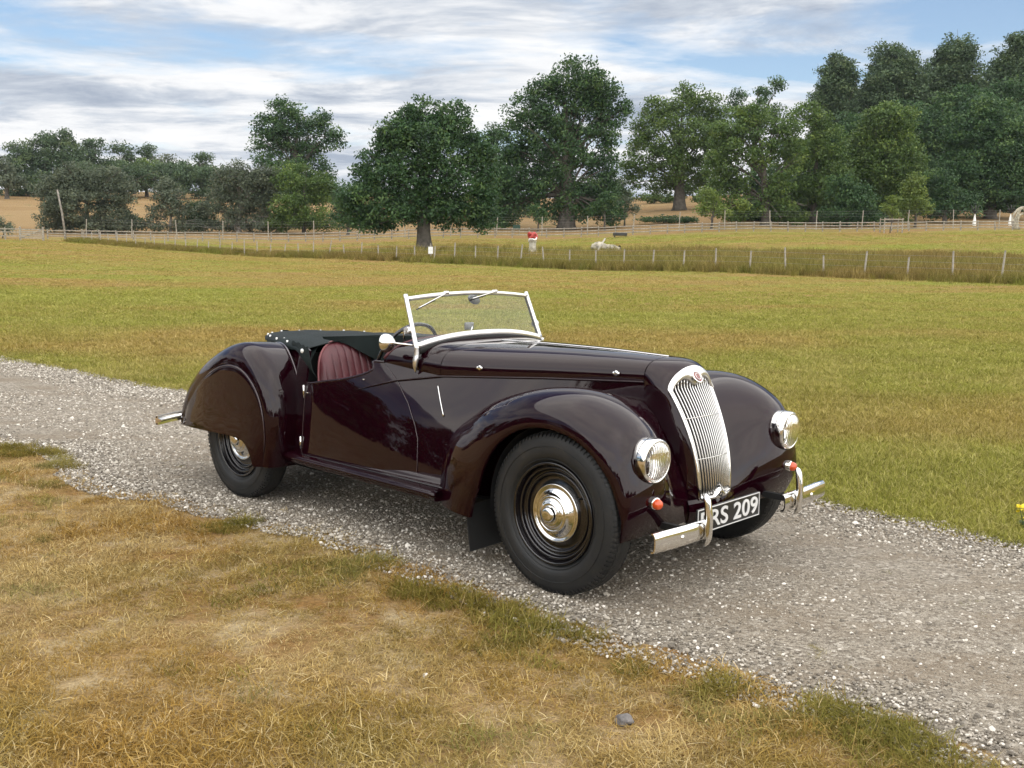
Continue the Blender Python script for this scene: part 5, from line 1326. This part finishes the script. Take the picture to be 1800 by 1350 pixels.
# wire stock fence across the field
wf = empty('wire_fence', (0, 59.5, z1(0, 59.5))); tag(wf, 'thin stake and wire fence crossing the field behind the car', 'fence')
stake = [fast_mesh('post', post_geo(1.12, .085, rg, True)[0][:24], np.array(grid_faces(3, 8, wrap_m=True)), weathered)]
fx = np.arange(24.5, -43, -1.34); fy = 59.5 - fx
tops = []
for i, (x, y) in enumerate(zip(fx, fy)):
    p = bpy.data.objects.new('post', stake[0]); link(p, wf); z = z1(x, y)
    hsc = 1.0 * rg.uniform(.82, 1.15); p.location = (x, y - 59.5, z - wf.location.z); p.rotation_euler = (rg.normal(0, .05), rg.normal(0, .05), rg.uniform(0, 6)); p.scale = (1, 1, hsc)
    tops.append((x, y - 59.5, z - wf.location.z))
tops = np.array(tops)
for hh in (.25, .5, .75, 1.0):
    tube('wire', tops + np.array([0, 0, hh]), .0035, wire_m, wf, seg=4)
# notice on the fence
nb = empty('notice_board', (0, 0, 0)); q = on_ground(757, 463, 65.5); nb.location = q; tag(nb, 'small white notice on a post below the lone oak', 'sign')
mesh('post', *post_geo(1.15, .09, rg), weathered, nb, smooth=False); box('panel', (0, -.06, .72), (.30, .02, .44), white_p, nb)
# post and rail fence
rail_pts = [(84, 421), (400, 420.5), (700, 420), (1000, 417), (1250, 413), (1500, 409), (1800, 406), (1900, 405)]
rf = empty('rail_fence'); tag(rf, 'long weathered post and rail fence in front of the trees', 'fence')
RD_ = 108.0
xa, xb = at(84, 421, RD_)[0], at(1880, 406, RD_)[0]
px = np.arange(xa, xb, 1.8); pz = np.array([z1(x, RD_) for x in px])
rf.location = (0, RD_, 0)
pm = fast_mesh('post', post_geo(1.02, .12, rg)[0], np.array(grid_faces(3, 4, wrap_m=True)), weathered)
vb, fb = box_geo((0, 0, 0), (1.80, .045, .095)); rm = fast_mesh('rail', vb, np.array(fb), weathered)
for i, x in enumerate(px):
    p = link(bpy.data.objects.new('post', pm), rf); p.location = (x, 0, pz[i]); p.rotation_euler = (rg.normal(0, .02), rg.normal(0, .03), 0); p.scale = (1, 1, rg.uniform(.95, 1.06))
    if i + 1 < len(px):
        for hh in (.30, .60, .90):
            r_ = link(bpy.data.objects.new('rail', rm), rf); r_.location = ((x + px[i + 1]) / 2, -.075, (pz[i] + pz[i + 1]) / 2 + hh + rg.normal(0, .012)); r_.rotation_euler = (0, -math.atan2(pz[i + 1] - pz[i], 1.8) + rg.normal(0, .006), 0)
# taller deer-fence stakes behind it
df = empty('deer_fence', (0, 111, 0)); tag(df, 'row of tall thin stakes with wire behind the rail fence', 'fence')
dm = fast_mesh('post', post_geo(2.05, .11, rg, True)[0][:24], np.array(grid_faces(3, 8, wrap_m=True)), weathered); dt = []
for x in np.arange(-46, 56, 4.9):
    z = z1(x, 111); p = link(bpy.data.objects.new('post', dm), df); p.location = (x, 0, z); p.rotation_euler = (rg.normal(0, .02), rg.normal(0, .03), 0); dt.append((x, 0, z))
for hh in (1.4, 1.7, 1.95):
    tube('wire', np.array(dt) + np.array([0, 0, hh]), .004, wire_m, df, seg=4)
# field gate at the left end of the rail fence
q = on_ground(36, 425, 103); gt = empty('field_gate', tuple(q)); tag(gt, 'weathered wooden field gate at the left end of the rail fence', 'gate')
for x in (0, 2.3):
    o = mesh('post', *post_geo(1.35, .17, rg), weathered, gt, smooth=False); o.location = (x, 0, 0)
for hh in (.25, .45, .65, .85, 1.08):
    box('bar', (1.15, -.02, hh), (2.14, .04, .11), weathered, gt)
box('brace', (1.15, -.055, .66), (2.2, .03, .09), weathered, gt, rot=Euler((0, R(-20), 0)))
q = on_ground(-20, 425, 104); gw = empty('rail_fence', tuple(q)); tag(gw, 'short stretch of rail fence left of the field gate', 'fence')
for x in (0, 1.7, 3.2):
    o = mesh('post', *post_geo(1.25, .13, rg), weathered, gw, smooth=False); o.location = (x, 0, 0)
for hh in (.4, .8, 1.1):
    box('rail', (1.6, -.08, hh), (3.4, .045, .1), weathered, gw)
# leaning pole
q = on_ground(116, 414, 109); up_ = tube('utility_pole', [(0, 0, -.4), (-.32, 0, 2.6), (-.72, 0, 5.1)], [.12, .10, .08], bark_pale, seg=10, up=(1, 0, 0)); up_.location = q; tag(up_, 'bare leaning pole in front of the large grey-green bush', 'pole')
# sculpture on a plinth
q = on_ground(936, 441, 76); sc_ = empty('sculpture', tuple(q)); tag(sc_, 'red and white knotted sculpture on a pale stone plinth in the far field', 'sculpture')
V, F = lathe_geo([(.0005, .12), (.62, .12), (.64, .08), (.64, -.1)], 4, 'z'); mesh('base_slab', V, F, stone_m, sc_, smooth=False)
V, F = lathe_geo([(.36, .10), (.34, .30), (.27, .42), (.255, .95), (.30, 1.02), (.34, 1.10), (.0005, 1.10)], 8, 'z'); mesh('plinth', V, F, stone_m, sc_, smooth=False)
kn_ = []
for a in np.linspace(0, 2 * math.pi, 60, endpoint=False):
    kn_.append(((math.sin(a) + 2 * math.sin(2 * a)) * .105, (math.cos(a) - 2 * math.cos(2 * a)) * .105 * .7, 1.46 - math.sin(3 * a) * .19))
tube('red_knot', kn_, .105, red_m, sc_, closed=True, seg=10)
wk = [(math.cos(a) * .27, math.sin(a) * .20 - .04, 1.20 + .09 * math.sin(2 * a) + .10 * math.cos(a)) for a in np.linspace(0, 2 * math.pi, 40, endpoint=False)]
tube('white_coil', wk, .062, white_p, sc_, closed=True, seg=8)
# driftwood boulder with a leaning pole
q = on_ground(1064, 436, 76); bl = empty('driftwood_boulder', tuple(q)); tag(bl, 'pale hollow driftwood trunk lying in the far field', 'log')
kk = np.linspace(0, 1, 26); P = np.stack([-1.05 + 2.1 * kk, .1 * np.sin(kk * 5), .38 + .10 * np.sin(kk * 4 + .6) - .08 * kk], 1)
V, F = tube_geo(P, np.interp(kk, [0, .06, .25, .5, .75, .93, 1], [.06, .24, .42, .30, .36, .27, .22]), seg=18); V += rg.normal(0, .025, V.shape); mesh('log', V, F, drift_m, bl)
o = lathe('hollow', [(.27, .02), (.24, -.02), (.0005, -.03)], dark_m, bl, seg=18, axis='x'); o.location = (1.02, -.10, .36); o.scale = (1, 1, .9); o.rotation_euler = (0, 0, R(-35))
V, F = lathe_geo(curve([(.0005, .42), (.28, .34), (.42, .08), (.30, -.2), (.0005, -.25)], 14), 16, 'z'); V += rg.normal(0, .02, V.shape); o = mesh('stub', V, F, drift_m, bl); o.location = (.45, .25, .30); o.scale = (1.5, .8, .8)
q = on_ground(1046, 437, 75); lp = tube('leaning_pole', [(0, 0, -.1), (.38, .1, .60), (.74, .2, 1.18)], [.075, .07, .06], pale_wood, seg=10, up=(1, 0, 0)); lp.location = q; tag(lp, 'pale pole leaning across the driftwood trunk', 'pole')
q = on_ground(1090, 409, 104); tr_ = empty('water_trough', tuple(q)); tag(tr_, 'low dark trough beside the rail fence behind the driftwood', 'trough')
box('trough_body', (0, 0, .30), (1.4, .5, .30), dark_m, tr_, bevel=.04); 
for x in (-.55, .55): box('foot', (x, 0, .06), (.12, .5, .12), dark_m, tr_)
q = on_ground(908, 409, 113); sg = empty('information_sign', tuple(q)); tag(sg, 'small dark green sign board left of the red sculpture', 'sign')
for x in (-.3, .3): o = mesh('post', *post_geo(1.0, .08, rg), weathered, sg, smooth=False); o.location = (x, 0, 0)
box('panel', (0, -.06, .78), (.80, .04, .55), plain('sign_green', (.012, .045, .028), .5), sg)
# white sapling guards with dark heads
for (u_, v_, hh, lab) in ((1713, 388, 2.1, 'white tapered stake with a dark spiky head, left of the two'), (1776, 386, 2.2, 'white tapered stake with a dark spiky head, nearest the right edge')):
    q = on_ground(u_, v_, 118); wst = empty('garden_stake', tuple(q)); tag(wst, lab, 'sculpture', 'white stakes in front of the wood')
    V, F = lathe_geo(curve([(.16, -.1), (.20, .2), (.15, .7), (.06, 1.2), (.035, 1.35)], 16), 12, 'z'); mesh('stake', V, F, white_p, wst)
    parts = []
    for i in range(12):
        a = 2 * math.pi * i / 12; parts.append(tube_geo([(0, 0, 1.32), (math.cos(a) * .28, math.sin(a) * .28, 1.55 + .25 * (i % 3)), (math.cos(a) * .50, math.sin(a) * .5, 1.50 + .42 * (i % 3))], [.03, .05, .02], seg=5, up=(.2, .3, .9)))
    V, F = join_geo(parts); mesh('spiky_head', V, F, dark_m, wst)
q = on_ground(1797, 396, 110); ar_ = empty('driftwood_sculpture', tuple(q)); tag(ar_, 'grey arching driftwood sculpture at the right edge by the rail fence', 'sculpture')
for i in range(7):
    a0, a1 = rg.uniform(-.9, -.2), rg.uniform(.1, 1.2); hh = rg.uniform(1.3, 2.7)
    tube('branch', curve([(a0, rg.normal(0, .1), 0), (a0 - .25, 0, hh * .55), ((a0 + a1) / 2, 0, hh), (a1, rg.normal(0, .2), hh * .8)], 14), np.linspace(.12, .05, 14), drift_m, ar_, seg=8, up=(.1, .9, .1))
# sapling in a guard
q = on_ground(1566, 409, 104)
sp0 = tree('young_tree', 'young tree in a wooden guard at the rail fence in front of the wood', 'tree', 1566, 409, 104, [(1568, 352, 14, 9), (1562, 366, 18, 10), (1572, 378, 13, 8)], L_light, 150, None, .05, .9, .22, .55)
for (x, y) in ((-.9, -.6), (.9, -.6), (-.9, .6), (.9, .6)):
    o = mesh('guard_post', *post_geo(1.5, .1, rg), weathered, sp0, smooth=False); o.location = (x, y, 0)
for y in (-.6, .6):
    for hh in (.7, 1.35): box('guard_rail', (0, y * 1.08, hh), (1.9, .04, .1), weathered, sp0)
# rough grass along the wire fence and on the damp ground behind it
n = 38000; s0 = rg.uniform(-1, 1, n); x = -44 * np.where(s0 < 0, -s0, 0) + 27 * np.where(s0 > 0, s0, 0); off = rg.normal(0, .55, n) + .3
wide = rg.random(n) < np.interp(x, [-20, -2, 10, 27], [0, .35, .85, .9]); off = np.where(wide, rg.uniform(.5, 1, n) * 0 + rg.uniform(.8, 19, n), off)
wx, wy = x + off * .70, 59.5 - x + off * .70
keep = ~((off > 1.0) & (off < 2.3) & (x > 3)) & (noise2(wx, wy, 41, .35) * .7 + noise2(wx, wy, 42, 1.2) * .3 > np.where(wide, .34, .30))
wx, wy, wide = wx[keep], wy[keep], wide[keep]; gr_ = (rg.random(len(wx)) < np.interp(wx, [-40, -8, 5], [.85, .6, .22]))
for nm, kk_, cl, ns, lab in (('rough_grass', ~gr_, cr_, 6, 'tall brown rough grass behind the wire fence'), ('rushes', gr_, crg, 4, 'dark green rushes along the foot of the wire fence')):
    a, b_, wd = wx[kk_], wy[kk_], wide[kk_]; m_ = len(a); s_ = rg.uniform(.55, 1.1, m_) * np.where(wd, 1.0, .8)
    scatter(nm, np.stack([a, b_, zt(a, b_) - .02], 1), rots(m_, rg, .12), np.stack([s_ * 1.1, s_ * 1.1, s_], 1), cl, ns, lab, 'grass', rg)

# ---------------------------------------------------------------- small things near the camera
rk = np.random.default_rng(3)
def lone_stone(name, u_, v_, size, mat, lab):
    d_ = bearing(u_, v_); t_ = CAM_H / -d_[2]; p = np.array([0, 0, CAM_H]) + d_ * t_
    b_ = bmesh.new(); bmesh.ops.create_icosphere(b_, subdivisions=3, radius=1)
    for v in b_.verts:
        f = 1 + .16 * math.sin(v.co.x * 3.1 + 1) * math.cos(v.co.y * 2.7) + .10 * math.sin(v.co.z * 5 + v.co.x * 4); v.co *= f
        v.co = Vector((v.co.x * size[0], v.co.y * size[1], v.co.z * size[2]))
    me = bpy.data.meshes.new(name); b_.to_mesh(me); b_.free(); me.materials.append(mat); me.polygons.foreach_set('use_smooth', np.ones(len(me.polygons), dtype=bool))
    o = link(bpy.data.objects.new(name, me)); o.location = (p[0], p[1], size[2] * .55); o.rotation_euler = (0, 0, .4); return tag(o, lab, 'stone')
lone_stone('stone', 1097, 1272, (.034, .026, .020), plain('grey_flint', (.13, .12, .115), .75, var=.5, vscale=30, bump=.5, bscale=80), 'dark grey stone lying in the dry grass in the foreground')
lone_stone('stone', 748, 1190, (.012, .010, .009), plain('white_flint', (.62, .58, .52), .7, var=.2, vscale=40), 'small whitish stone in the dry grass at bottom centre')
d_ = bearing(1800, 934); t_ = CAM_H / -d_[2]; p = np.array([0, 0, CAM_H]) + d_ * t_
rag = empty('ragwort_plant', (p[0], p[1], 0)); tag(rag, 'yellow flowering ragwort at the right edge of the track', 'flower')
yel = plain('ragwort_yellow', (.80, .62, .02), .6, var=.15, vscale=60); stem_m = plain('ragwort_stem', (.06, .10, .025), .7, var=.3)
sp_parts, fl_parts = [], []
for i in range(7):
    a = rk.uniform(0, 6.28); r_ = rk.uniform(.01, .055); h_ = rk.uniform(.09, .155); e = np.array([math.cos(a) * r_, math.sin(a) * r_, h_])
    sp_parts.append(tube_geo(curve([(0, 0, -.01), e * .5 + np.array([0, 0, .01]), e], 8), np.linspace(.0028, .0015, 8), seg=5, up=(.2, .9, .1)))
    for _ in range(6):
        c = e + rk.normal(0, .010, 3) * np.array([1, 1, .5])
        Vf, Ff = lathe_geo([(.0004, .004), (.005, .0035), (.0105, .001), (.0125, -.001)], 11, 'z'); Vf = Vf * np.where(np.arange(len(Vf)) % 2 == 0, 1, .8)[:, None]
        fl_parts.append((Vf @ np.array(Euler((rk.normal(0, .5), rk.normal(0, .5), 0)).to_matrix()).T + c, Ff))
    for q in (.3, .55):
        c = e * q; dv = np.array([math.cos(a + q * 5), math.sin(a + q * 5), .3]) * .04; sd = np.array([-dv[1], dv[0], 0]) * .3
        sp_parts.append((np.array([c, c + dv * .5 + sd, c + dv, c + dv * .5 - sd]), [(0, 1, 2, 3)]))
V, F = join_geo(sp_parts); mesh('stem', V, F, stem_m, rag, smooth=False)
V, F = join_geo(fl_parts); mesh('flower_head', V, F, yel, rag, smooth=False)

# ---------------------------------------------------------------- the air: a thin summer haze
hz, t, b = newmat('haze_air'); t.nodes.remove(b)
pv = N(t, 'ShaderNodeVolumePrincipled'); pv.inputs['Color'].default_value = (.80, .88, .97, 1); pv.inputs['Density'].default_value = 0.0001; pv.inputs['Anisotropy'].default_value = 0.2
t.links.new(pv.outputs[0], [n_ for n_ in t.nodes if n_.type == 'OUTPUT_MATERIAL'][0].inputs['Volume'])
V, F = box_geo((0, 250, 22), (1900, 2400, 46)); V[:, 2] = np.where(V[:, 2] > 10, 50, -1.2)
o = mesh('haze', V, F, hz, smooth=False); tag(o, 'thin bluish summer haze over the fields', 'haze', kind='stuff')
